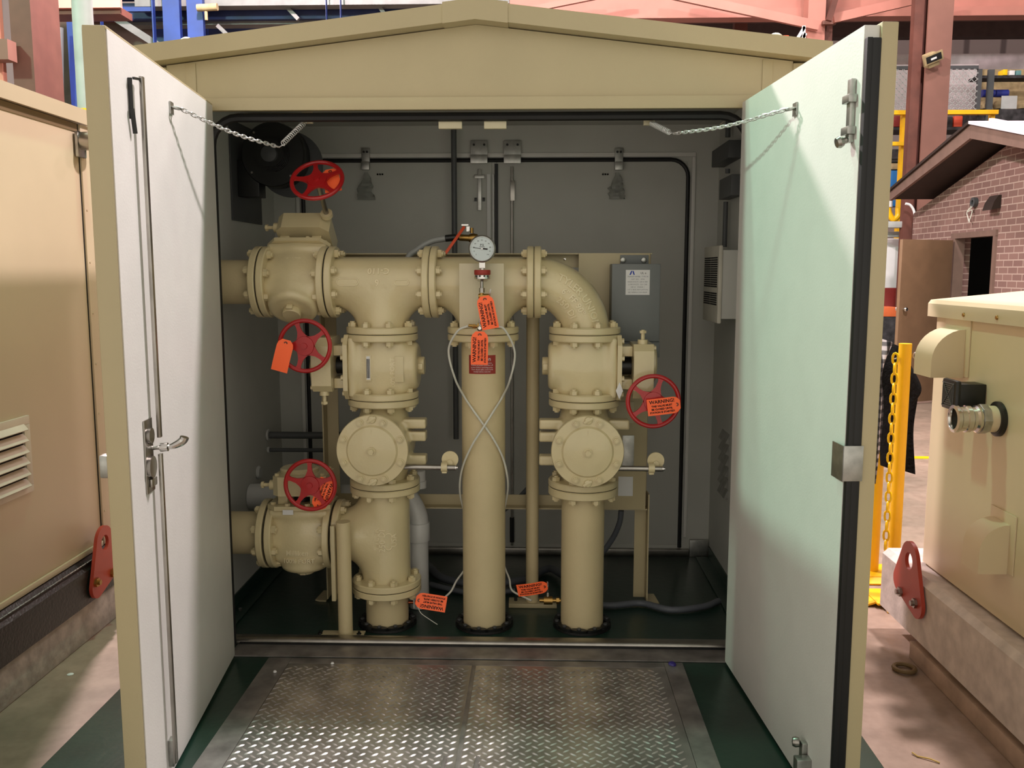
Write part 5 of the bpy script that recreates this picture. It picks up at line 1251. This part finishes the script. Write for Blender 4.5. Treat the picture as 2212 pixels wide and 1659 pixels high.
def cloth(poly_l, poly_r, name, m, amp, ph, dy=0.0, nu=14, nv=26, thick=0.006):
    L_ = curve_pts([V((a, 0, b_)) for a, b_ in poly_l], 10); R_ = curve_pts([V((a, 0, b_)) for a, b_ in poly_r], 10)
    def samp(C, t): k = t*(len(C)-1); i = min(int(k), len(C)-2); return C[i].lerp(C[i+1], k-i)
    def P(u, v_):
        a, b_ = samp(L_, v_), samp(R_, v_); q = a.lerp(b_, u); e = onY(q.x, q.z, Yj+dy)
        return e + V((0, amp*math.sin(u*7+ph+v_*3)*(0.4+v_)-0.05*math.sin(PI*u), 0.0))
    return MB().grid(P, nu, nv, thick).build(name, m, jk, ang=60)
cloth([(1928, 742), (1903, 800), (1902, 880), (1902, 960), (1900, 1004)], [(1946, 752), (1982, 820), (1986, 850), (1972, 930), (1972, 1022)], 'outer_shell', BLKC, 0.028, 0.4, 0.0)
cloth([(1899, 730), (1888, 800), (1886, 880), (1884, 960), (1882, 1040)], [(1931, 742), (1906, 800), (1908, 862), (1902, 930), (1886, 1042)], 'plaid_lining', PLAID, 0.02, 1.2, -0.045)
cloth([(1936, 760), (1930, 800), (1928, 845), (1926, 862)], [(1962, 778), (1984, 820), (1988, 845), (1972, 872)], 'sleeve', BLKC, 0.012, 2.0, -0.05, 10, 14)

# ================================================================== BRICK SHED
XB = 5.6
bs = thing('brick_shed', 'small brick building with gabled roof standing beyond at right', 'building', (XB+2, 7, ZF))
yfar = 9.95; Xf = 5.15
Ap = onX(2097, 268, Xf); Ef = onX(1922, 415, Xf); slope = (Ap.z-Ef.z)/(Ef.y-Ap.y); yn_ = 2*Ap.y-Ef.y
y_door0, y_door1 = onX(2147, 560, XB).y, onX(2061, 560, XB).y; zl_top = onX(2110, 500, XB).z; zo = zl_top-0.07
def gz(y): return Ap.z-slope*abs(y-Ap.y)-0.22
T_ = 0.2
def wallpoly(y0, y1, z0, nm):
    ys_ = sorted({y0, y1} | ({Ap.y} if y0 < Ap.y < y1 else set())); P = [(y0, z0), (y1, z0)] + [(y, gz(y)) for y in reversed(ys_)]
    return MB().prism(P, XB, XB+T_, M(((0,0,1,0),(1,0,0,0),(0,1,0,0),(0,0,0,1)))).build(nm, BRICK, bs)
wy0 = max(yn_+0.45, 3.0)
wallpoly(y_door1, yfar, ZF, 'brick_wall'); wallpoly(wy0, y_door0, ZF, 'brick_wall'); wallpoly(y_door0+0.0005, y_door1-0.0005, zl_top, 'brick_wall')
MB().box((XB+T_+0.001, yfar-0.2, ZF), (XB+4.5, yfar, gz(yfar)-0.02)).build('side_wall', DARK, bs)  # near-black colour paints the dark inside of the shed
for s_ in (1, -1):
    ye = Ef.y if s_ > 0 else yn_
    P = [(Ap.y, Ap.z), (ye, Ef.z), (ye, Ef.z-0.12), (Ap.y, Ap.z-0.16)] if s_ > 0 else [(Ap.y-0.002, Ap.z), (Ap.y-0.002, Ap.z-0.16), (ye, Ef.z-0.12), (ye, Ef.z)]
    MB().prism(P, Xf, Xf+0.04, M(((0,0,1,0),(1,0,0,0),(0,1,0,0),(0,0,0,1)))).build('fascia', BROWNF, bs)
    P2 = [(y, z-0.10) for y, z in P]
    MB().prism([(Ap.y-(0.002 if s_ < 0 else 0), Ap.z-0.10), (ye, Ef.z-0.08), (ye, Ef.z-0.1), (Ap.y-(0.002 if s_ < 0 else 0), Ap.z-0.14)], Xf+0.0405, XB+4.6, M(((0,0,1,0),(1,0,0,0),(0,1,0,0),(0,0,0,1)))).build('soffit', BROWND, bs)
    rs = MB().prism([(Ap.y-(0.002 if s_ < 0 else 0), Ap.z+0.001), (ye, Ef.z+0.001), (ye, Ef.z+0.035), (Ap.y-(0.002 if s_ < 0 else 0), Ap.z+0.035)], Xf-0.03, XB+4.6, M(((0,0,1,0),(1,0,0,0),(0,1,0,0),(0,0,0,1)))).build('roof_deck', LILAC if s_ < 0 else BROWND, bs)
    if s_ < 0:
        for k in range(5): 
            x = Xf+0.2+0.5*k; MB().bar((x, Ap.y-0.05, Ap.z+0.042), (x, ye+0.05, Ef.z+0.055), 0.05, 0.03, (0, 0, 1)).build('roof_seam', GREYD if k % 2 else LILAC, rs)
# door frame, open leaf and interior painted black to read as dim
fr = MB(); fr.box((XB-0.03, y_door0-0.06, zo), (XB+0.1, y_door1+0.06, zl_top)); fr.build('lintel_trim', BROWNF, bs)
for y in (y_door0, y_door1): MB().box((XB-0.03, y-0.055, ZF), (XB+0.1, y+0.0, zo-0.001)).build('door_jamb', BROWNF, bs)
hx, hy = XB-0.035, y_door1-0.03; fe = onY(1946, 540, 8.15); u_ = V((fe.x-hx, 8.15-hy, 0)).normalized(); n_ = V((-u_.y, u_.x, 0)); Lw = V((fe.x-hx, 8.15-hy, 0)).length
md = M(((u_.x, n_.x, 0, hx), (u_.y, n_.y, 0, hy), (0, 0, 1, 0), (0, 0, 0, 1)))
lf = MB().box((0.03, -0.022, ZF+0.03), (Lw, 0.022, zo-0.02), 0.002, md).build('door', BROWN, bs)
b = MB(); zk = onY(1944, 668, 8.15).z
for s_ in (-1, 1): b.cyl(md @ V((Lw-0.07, s_*0.0225, zk)), md @ V((Lw-0.07, s_*0.05, zk)), 0.012, n=10); b.lathe([(0, 0), (0.028, 0.004), (0.032, 0.02), (0.02, 0.034), (0, 0.036)], md @ V((Lw-0.07, s_*0.0503, zk)), md.to_3x3() @ V((0, s_, 0)), 16)
b.build('knob', CHROME, lf)
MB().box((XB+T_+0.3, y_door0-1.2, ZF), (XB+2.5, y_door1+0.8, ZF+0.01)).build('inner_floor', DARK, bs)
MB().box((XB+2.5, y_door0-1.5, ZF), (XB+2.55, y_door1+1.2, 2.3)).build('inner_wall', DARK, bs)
cbn = MB().box((XB+0.9, y_door0+0.05, ZF+0.011), (XB+1.3, y_door0+0.62, 1.35), 0.004).build('inner_cabinet', GREYD, bs)
for k in range(3):
    for j in range(2): MB().box((XB+0.89, y_door0+0.12+0.15*k, 0.55+0.18*j), (XB+0.8995, y_door0+0.21+0.15*k, 0.66+0.18*j)).build('cabinet_plate', GREYB, cbn)
q0, q1 = onX(2160, 425, XB), onX(2142, 452, XB); dd = 0.11
b = MB(); b.prism([(0, q1.z), (dd, q1.z-0.02), (dd*0.75, q0.z-0.06), (0.03, q0.z+0.02), (0, q0.z+0.02)], q0.y-0.04, q1.y+0.0, M(((-1,0,0,XB-0.001),(0,0,1,0),(0,1,0,0),(0,0,0,1)))); b.build('vent_hood', BROWND, bs)
q0 = onX(2109, 437, XB); b = MB(); b.lathe([(0.028, 0), (0.06, 0), (0.06, 0.05), (0.028, 0.05)], (XB-0.001, q0.y, q0.z), (-1, 0, 0), 20, True); jx = b.build('outlet_box', GREYD, bs)
for k, (px, py) in enumerate(((2100, 455), (2091, 470))):
    a = q0; e = onX(px, py, XB-0.04); MB().tube(curve_pts([V((XB-0.04, a.y, a.z-0.03)), onX(2096+3*k, 448, XB-0.05), onX(2089, 458, XB-0.05), e, onX(2093+k, 480, XB-0.05)], 6), 0.006, 6).build('wire_tail', TUBEW, jx)

# ================================================================== STEELWORK AND CLUTTER BEHIND
def column(a, Y, dep, name, mf, ms, side_px=None, zb=ZF):
    p, q = onY(a[0], a[1], Y), onY(a[2], a[1], Y)
    o = MB(); o.box((p.x, Y, zb), (q.x, Y+dep, 8.4)); c = o.build(name, mf); struct(c); return c
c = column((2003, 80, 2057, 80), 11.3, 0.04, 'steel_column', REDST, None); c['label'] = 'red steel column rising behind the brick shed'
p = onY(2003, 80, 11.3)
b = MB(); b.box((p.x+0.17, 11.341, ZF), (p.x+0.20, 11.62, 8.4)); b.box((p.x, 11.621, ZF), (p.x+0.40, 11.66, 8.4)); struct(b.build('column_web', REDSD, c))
b = MB().box((p.x-0.15, 11.45, ZF), (p.x-0.005, 11.6, 8.4)); struct(b.build('column_side', REDSD, c))  # dark strip of the column's left flange and web, no conduit
fx = thing('flood_light', 'square tan floodlight mounted askew on the red steel column', 'light', onY(2016, 130, 11.1))
q = onY(2016, 125, 11.05)
mr = M.Translation(q) @ M.Rotation(rad(-22), 4, 'Y') @ M.Rotation(rad(20), 4, 'X')
MB().box((-0.15, -0.02, -0.075), (0.15, 0.0, 0.075), 0.01, mr).build('rim_frame', SACK, fx); MB().box((-0.12, -0.024, -0.05), (0.12, -0.0205, 0.05), 0.002, mr).build('lamp_face', DARK, fx)
MB().box((-0.05, -0.028, -0.02), (0.04, -0.0245, 0.01), 0.002, mr).build('lamp_bulb', PAPER, fx); MB().box((-0.09, 0.001, -0.14), (0.09, 0.17, 0.06), 0.02, mr).build('rear_housing', SACK, fx)
# yellow frame with storage behind
yf_ = thing('storage_rack', 'yellow steel frame with crowded shelves beyond at right', 'rack', onZ(1950, 850, ZF)); YY = 13.0
boxY((1925, 238, 2157, 246), YY, 0.12, 'beam', YEL, yf_); boxY((1912, 306, 1962, 314), YY, 0.1, 'beam', YEL, yf_)
pp = onY(1957, 240, YY); pq = onY(1967, 240, YY); MB().box((pp.x, YY+0.121, ZF), (pq.x, YY+0.24, onY(1960, 238, YY).z)).build('upright', YEL, yf_)
pp = onY(2150, 240, YY); pq = onY(2158, 240, YY); MB().box((pp.x, YY+0.121, ZF), (pq.x, YY+0.24, onY(1960, 238, YY).z)).build('upright', YEL, yf_)
for k, py in enumerate((275, 345, 410)): boxY((1900, py, 2150, py+5), YY+0.5, 0.6, 'shelf', CLUT, yf_)
def item(nm, cat, a, Y, dep, m, lb, bev=0.01):
    return tag(boxY(a, Y, dep, nm, m, None, bev), lb, cat)
item('storage_crate', 'crate', (1932, 250, 1949, 274), YY+0.5, 0.3, REDC, 'dark red crate at left on the top yellow framed shelf', 0.02)
item('storage_crate', 'crate', (1951, 250, 1958, 274), YY+0.52, 0.3, REDC, 'narrow dark red crate beside the yellow upright', 0.02)
item('storage_crate', 'crate', (2062, 250, 2079, 274), YY+0.5, 0.3, mat('orange_red_box', (190, 70, 44), 0.6), 'orange red crate on the shelf right of the red column', 0.02)
item('storage_crate', 'crate', (2044, 252, 2058, 274), YY+0.5, 0.3, CLUT, 'dark crate on the shelf right of the red column', 0.02)
item('storage_crate', 'crate', (1926, 322, 1956, 344), YY+0.5, 0.3, CLUT, 'dark crate on the middle yellow framed shelf', 0.03)
item('storage_crate', 'crate', (1922, 352, 1955, 366), YY+0.5, 0.3, SACK, 'tan bundle below the middle shelf of the yellow frame', 0.03)
item('plastic_bin', 'bin', (1921, 368, 1955, 409), YY+0.5, 0.3, BLUEB, 'bright blue bin on the lower yellow framed shelf', 0.02)
item('plastic_bin', 'bin', (1922, 432, 1945, 446), YY+0.5, 0.3, BLUEB, 'blue bin just below the brick shed eave', 0.02)
# loose pieces seen in the gap below the eave
b = thing('hanging_hook_block', 'yellow hoist hook with white cap in front of storage, left of shed', 'hoist', onY(1925, 450, 12.5))
q = onY(1922, 432, 12.5); MB().lathe([(0, 0), (0.07, 0), (0.06, 0.2), (0.045, 0.22), (0, 0.22)], (q.x-0.02, 12.5, q.z-0.12), (0, 0, 1), 16).build('cap', PAPER, b)
MB().tube(curve_pts([V((q.x-0.02, 12.5, q.z-0.121)), onY(1921, 462, 12.5), onY(1930, 474, 12.5), onY(1940, 466, 12.5), onY(1940, 450, 12.5)], 6), [0.05+0.0*i for i in range(25)], 10).build('hook', YEL, b)
w_ = thing('hanging_cable', 'white cable arching against red column left of the brick shed', 'cable', onY(1970, 450, 11.2)); MB().tube(curve_pts([onY(1956, 440, 11.2), onY(1966, 443, 11.2), onY(1974, 455, 11.2), onY(1977, 475, 11.2)], 6), 0.02, 8).build('cable_run', PAPER, w_)
for k, (a, m, lb) in enumerate((((1905, 478, 1958, 492), GREYB, 'pale grey machine cover below the yellow hook'), ((1905, 500, 1958, 512), GREYB, 'second pale grey bar below the yellow hook'), ((1905, 515, 1955, 880), PAPER, 'white machine cabinet left of the brown door'), ((1905, 622, 1945, 880), REDC, 'dark red machine box left of the brown door'))):
    item('pale_grey_bar' if k < 2 else 'machine_cover', 'machine_bar' if k < 2 else 'machine', a if k < 2 else (a[0], a[1], a[2], a[3] if k == 3 else a[3]), (11.5, 11.75, 12.1, 11.75)[k], 0.2, m, lb, 0.02)  # first two are loose pale grey bars, no hanging ducts
item('work_cart', 'cart', (1900, 664, 1944, 684), 11.1, 0.5, mat('orange_cart', (224, 110, 60), 0.6), 'orange topped cart behind the door knob side', 0.01)
item('work_bench', 'bench', (1900, 684, 1944, 880), 11.1, 0.5, CLUT, 'dark bench standing left of the brown door', 0.02)
# mesh fence and shelves higher up
def fence():
    o = thing('mesh_screen', 'chain link mesh screen above the yellow frame', 'fence', onY(2020, 230, 13.6)); Y = 13.6
    p, q = onY(1928, 150, Y), onY(2108, 245, Y); b = MB(); s = 0.075; W_ = q.x-p.x; H_ = p.z-q.z
    k = -H_
    while k < W_:
        for sg in (1, -1):
            x0_, x1_ = max(0, k), min(W_, k+H_)
            if x1_ > x0_:
                z0_, z1_ = (x0_-k), (x1_-k)
                if sg < 0: z0_, z1_ = H_-z0_, H_-z1_
                b.bar((p.x+x0_, Y, q.z+z0_), (p.x+x1_, Y, q.z+z1_), 0.010, 0.006, (0, 1, 0))
        k += s*1.41
    b.build('wire_net', GREYB, o)
    b = MB().box((p.x, Y, p.z), (q.x, Y+0.06, p.z+0.06)); b.build('top_bar', GREYD, o)
    b = MB().box((q.x, Y, q.z), (q.x+0.07, Y+0.06, p.z)); b.build('end_post', GREYD, o)
fence()
bb = boxY((1905, 140, 2108, 240), 14.6, 0.1, 'trim_1', mat('pink_grey_panel', (178, 168, 168), 0.7)); struct(bb)  # pinkish grey wall behind the mesh
st = thing('upper_shelving', 'tan shelving with blue drums above shed roof at far right', 'shelving', onY(2170, 240, 13.8))
boxY((2112, 163, 2260, 168), 13.8, 0.35, 'shelf', CLUT, st); boxY((2112, 236, 2260, 262), 13.8, 0.6, 'shelf', CLUT, st); boxY((2136, 150, 2142, 262), 13.75, 0.05, 'upright', GREYD, st); boxY((2112, 150, 2260, 262), 14.75, 0.05, 'rear_sheet', SACK, st)
for k, (px, lb) in enumerate(((2126, 'blue drum left on the upper shelving'), (2155, 'blue drum right on the upper shelving'))):
    q = onY(px+8, 202, 14.0); b = MB(); b.cyl((q.x-0.11, 14.0, q.z), (q.x+0.11, 14.0, q.z), 0.07, n=16); tag(b.build('storage_drum', BINB), lb, 'drum')
for k, (px, lb) in enumerate(((2120, 'tan sack lowest left on the upper shelving'), (2150, 'tan sack lowest middle on upper shelving'), (2196, 'tan sack lowest right on upper shelving'))):
    q = onY(px+10, 225, 14.1); tag(MB().lathe([(0, 0), (0.10, 0.0), (0.12, 0.07), (0.09, 0.14), (0, 0.15)], (q.x, 14.1, onY(px, 236, 14.1).z+0.002), (0, 0, 1), 14).build('storage_sack', SACK), lb, 'sack')
item('cardboard_sheet', 'sheet', (2164, 207, 2196, 235), 13.85, 0.01, GREYB, 'pale grey sheet propped on the upper shelving', 0)
for k, (a, m, lb) in enumerate((((2168, 150, 2176, 162), YELP, 'yellow carton on top of the upper shelving'), ((2182, 152, 2192, 162), PAPER, 'white carton on top of the upper shelving'), ((2196, 152, 2206, 162), mat('teal_box', (96, 140, 140), 0.6), 'teal carton on top of the upper shelving'))): item('shelf_carton', 'carton', a, 14.0, 0.2, m, lb, 0.004)
# upper wall band, girder and bracing
bb = boxY((1180, 30, 2400, 76), 17.6, 0.3, 'trim_2', mat('dark_band', (74, 58, 54), 0.8)); struct(bb)  # dark beam across the upper wall
bb = boxY((1800, 118, 2400, 150), 17.5, 0.2, 'trim_3', mat('white_band', (214, 204, 206), 0.7)); struct(bb)
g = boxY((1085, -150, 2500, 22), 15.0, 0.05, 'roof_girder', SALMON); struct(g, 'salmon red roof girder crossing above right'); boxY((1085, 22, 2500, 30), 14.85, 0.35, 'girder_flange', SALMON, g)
boxY((1200, 30.5, 2500, 40), 15.2, 0.1, 'girder_dark_plate', REDSD, g)  # dark red plate under the girder flange
def brace(p0, p1, Y, w, m, lb):
    o = MB().bar(onY(*p0, Y), onY(*p1, Y), w, 0.08, (0, 1, 0)).build('diagonal_brace', m); struct(o, lb)
brace((1440, -14), (1768, 56), 13.9, 0.16, SALMON, 'red brace falling toward the red post'); brace((1800, 40), (2010, -8), 13.9, 0.16, SALMON, 'red brace rising right of the red post'); brace((1110, 28), (1330, -16), 13.9, 0.10, SALMON, 'thin red brace right of roof ridge')
brace((1790, 45), (1812, -30), 13.7, 0.10, REDSD, 'dark short brace by the red post')
cpx = boxY((1755, -200, 1772, 300), 14.1, 0.3, 'steel_post', SALMON); struct(cpx, 'salmon steel post above the right roof slope'); boxY((1772.5, -200, 1788, 300), 14.2, 0.2, 'post_flange', REDSD, cpx)
boxY((1778, 44, 1806, 52), 13.95, 0.1, 'gusset_plate', REDST, cpx)
boxY((1588, 24, 1607, 300), 16.5, 0.2, 'post_flange', REDSD, cpx)
# on top of the roof line far behind
mk = thing('marker_flag', 'orange marker seen over the right roof slope', 'marker', onY(1696, 130, 12.6)); boxY((1688, 76, 1704, 90), 12.6, 0.02, 'flag', ORNG2, mk, 0.01)
q = onY(1696, 90, 12.6); MB().cyl((q.x, 12.63, ZF), (q.x, 12.63, q.z), 0.02, n=10).build('pole', GREYD, mk)
lad = thing('white_ladder', 'white slanted ladder pieces seen over the right roof slope', 'ladder', onY(1725, 120, 13.0))
for p0, p1 in (((1706, 110), (1738, 58)), ((1720, 110), (1740, 72)), ((1736, 56), (1738, 130))): MB().bar(onY(*p0, 13.0), onY(*p1, 13.0), 0.05, 0.04, (0, 1, 0)).build('rail', PAPER, lad)
# ---- upper left: red column, beam, grey column, blue mezzanine
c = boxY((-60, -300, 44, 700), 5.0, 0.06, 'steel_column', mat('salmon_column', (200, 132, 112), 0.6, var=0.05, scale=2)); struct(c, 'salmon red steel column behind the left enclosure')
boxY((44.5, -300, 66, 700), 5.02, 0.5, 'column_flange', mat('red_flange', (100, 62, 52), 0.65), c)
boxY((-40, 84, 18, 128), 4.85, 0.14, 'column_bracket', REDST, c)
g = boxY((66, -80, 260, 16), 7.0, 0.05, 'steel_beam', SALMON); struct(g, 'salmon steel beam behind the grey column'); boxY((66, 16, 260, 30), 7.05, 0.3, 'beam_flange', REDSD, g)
gc_ = thing('grey_post', 'pale grey tubular post behind left enclosure with yellow band', 'post', onY(168, 600, 4.0))
p, q = onY(148, 100, 4.0), onY(190, 100, 4.0); b = MB(); b.cyl(((p.x+q.x)/2, 4.1, ZF+0.001), ((p.x+q.x)/2, 4.1, 7.0), (q.x-p.x)/2, n=26); b.build('shaft', GREYB, gc_)
zy = onY(170, 238, 4.0).z; MB().lathe([(((q.x-p.x)/2)+0.001, 0), ((q.x-p.x)/2+0.005, 0), ((q.x-p.x)/2+0.005, 0.08), ((q.x-p.x)/2+0.001, 0.08)], ((p.x+q.x)/2, 4.1, zy-0.06), (0, 0, 1), 26, True).build('yellow_band', YELP, gc_)
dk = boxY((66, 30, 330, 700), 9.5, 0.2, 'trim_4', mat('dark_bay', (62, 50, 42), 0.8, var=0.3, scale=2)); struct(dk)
for k, (x0_, y0_, x1_, y1_, m, r_, lb) in enumerate(((97, 75, 100, 150, PAPER, 0.012, 'short white rope hanging in the dark bay'), (116, 40, 128, 205, GREYB, 0.012, 'long thin cable hanging in the dark bay'), (131, 60, 136, 212, CONDUIT, 0.035, 'grey pipe standing in the dark bay'))):
    o = thing('hanging_line' if k < 2 else 'bay_pipe', lb, 'cable' if k < 2 else 'pipe', onY(x0_, y0_, 8.8-0.2*k)); MB().cyl(onY(x1_, y1_ if k < 2 else 900, 8.8-0.2*k), onY(x0_, y0_, 8.8-0.2*k), r_, n=8).build('run', m, o)
item('bay_machine', 'machine', (70, 165, 116, 880), 8.6, 0.4, GREYD, 'grey machine low in the dark bay', 0.05); item('bay_machine', 'machine', (120, 198, 140, 900), 8.0, 0.1, PAPER, 'white casing in front of the bay pipe', 0.03)
GREYM = mat('dull_grey_steel', (104, 104, 102), 0.6, var=0.08)
mz = thing('blue_mezzanine', 'blue steel mezzanine platform with grey beams above left roof slope', 'platform', onY(500, 60, 9.0)); YM = 9.0
boxY((150, 8, 1100, 37), YM, 0.08, 'edge_beam', NAVY, mz); boxY((150, 49, 1100, 110), YM+0.6, 0.08, 'inner_beam', NAVY, mz)
boxY((200, -90, 1100, -9), YM-0.1, 0.1, 'deck_edge', NAVY, mz); boxY((290, -8, 1100, 7), YM-0.25, 0.2, 'toe_beam', GREYM, mz); boxY((260, 37.5, 1100, 48), YM+0.1, 0.2, 'joist', GREYM, mz)
boxY((188, 16, 330, 24), YM-0.3, 0.06, 'hand_rail', BLUE, mz)
for px, w_ in ((216, 9), (190, 5), (329, 6), (387, 7), (437, 6), (704, 4), (735, 5)):
    boxY((px-w_/2, -60, px+w_/2, 860 if px in (387, 437, 190) else 120), YM-0.4, 0.08, 'upright', BLUE, mz)
for p0, p1 in (((222, 22), (345, 100)), ((470, 55), (500, 84)), ((600, -5), (645, 42)), ((810, 0), (830, 30))):
    MB().bar(onY(*p0, YM-0.1), onY(*p1, YM-0.1), 0.09 if p0[0] == 222 else 0.05, 0.05, (0, 1, 0)).build('brace', GREYM, mz)
a, b_ = onY(335, 52, YM+0.4), onY(450, 52, YM+0.4)
MB().box((a.x, YM+0.35, onY(335, 100, YM+0.4).z), (b_.x, YM+0.4, a.z)).build('panel_sheet', BLUE, mz)
hst = thing('hanging_hoist', 'rusty yellow chain hoist hanging under the blue mezzanine', 'hoist', onY(450, 40, YM-0.5))
q = onY(448, 17, YM-0.5); b = MB(); b.cyl((q.x-0.13, YM-0.5, q.z), (q.x+0.13, YM-0.5, q.z+0.01), 0.045, n=16); b.build('hoist_drum', SACK, hst); MB().cyl((q.x-0.02, YM-0.5, q.z-0.15), (q.x-0.02, YM-0.5, q.z-0.046), 0.02, n=10).build('hoist_hook', SACK, hst)
rb = boxY((185, 26, 420, 46), 9.4, 0.1, 'steel_beam', REDSD); struct(rb, 'dark red beam under the blue mezzanine')
ww = boxY((185, 47, 400, 300), 9.45, 0.1, 'trim_5', mat('brown_wall', (100, 84, 76), 0.8, var=0.15, scale=2)); struct(ww)
# yellow floor line far right
p, q = onZ(1860, 988, ZF), onZ(2030, 980, ZF)
struct(MB().box((p.x, p.y-0.05, ZF+0.001), (q.x+1, p.y+0.05, ZF+0.004)).build('floor_marking', YELP))

# ================================================================== LIGHT
def lamp(name, loc, power, col, r=0.25):
    l = bpy.data.lights.new(name, 'POINT'); l.energy = power; l.color = col; l.shadow_soft_size = r
    o = bpy.data.objects.new(name, l); o.location = loc; COL.objects.link(o); return o
lamp('hall_lamp_pink', (2.9, 1.1, 7.0), 2100, (1.0, 0.87, 0.88), 0.2)
lamp('hall_lamp_green', (-7.5, 0.2, 7.0), 1700, (0.58, 1.0, 0.74), 0.2)
lamp('hall_lamp_overhead', (-0.7, 0.9, 7.0), 520, (0.50, 1.0, 0.70), 0.15)
lamp('hall_lamp_rear', (-3.0, 5.2, 7.0), 3200, (1.0, 0.82, 0.84), 0.2)
lamp('hall_lamp_back_right', (5.0, 6.0, 8.5), 750, (1.0, 0.84, 0.82), 0.4)
lamp('hall_lamp_far', (3.0, 10.0, 9.5), 800, (1.0, 0.86, 0.84), 0.4)
lamp('hall_lamp_far_left', (-5.0, 7.5, 9.5), 380, (1.0, 0.86, 0.84), 0.4)
# ambient with a bright lobe added towards the unseen front to light the pipes
w = bpy.data.worlds.new('ambient_front_lobe'); SC.world = w; w.use_nodes = True
nt = w.node_tree; bg = nt.nodes['Background']; L = nt.links.new
tc = nt.nodes.new('ShaderNodeTexCoord'); vd = nt.nodes.new('ShaderNodeVectorMath'); vd.operation = 'DOT_PRODUCT'
dv_ = V((0.0, -1.0, 0.04)).normalized(); vd.inputs[1].default_value = dv_
L(tc.outputs['Generated'], vd.inputs[0])
cr = nt.nodes.new('ShaderNodeValToRGB'); cr.color_ramp.elements[0].position = 0.25; cr.color_ramp.elements[1].position = 0.95
cr.color_ramp.elements[0].color = (0.13, 0.12, 0.11, 1); cr.color_ramp.elements[1].color = (1.0, 0.93, 0.80, 1)
L(vd.outputs['Value'], cr.inputs['Fac']); L(cr.outputs['Color'], bg.inputs['Color']); bg.inputs['Strength'].default_value = 1.1
SC.view_settings.view_transform = 'Standard'; SC.view_settings.look = 'None'
SC.view_settings.exposure = 0.0
SC.cycles.max_bounces = 8; SC.cycles.diffuse_bounces = 4; SC.cycles.glossy_bounces = 4
SC.cycles.use_denoising = True
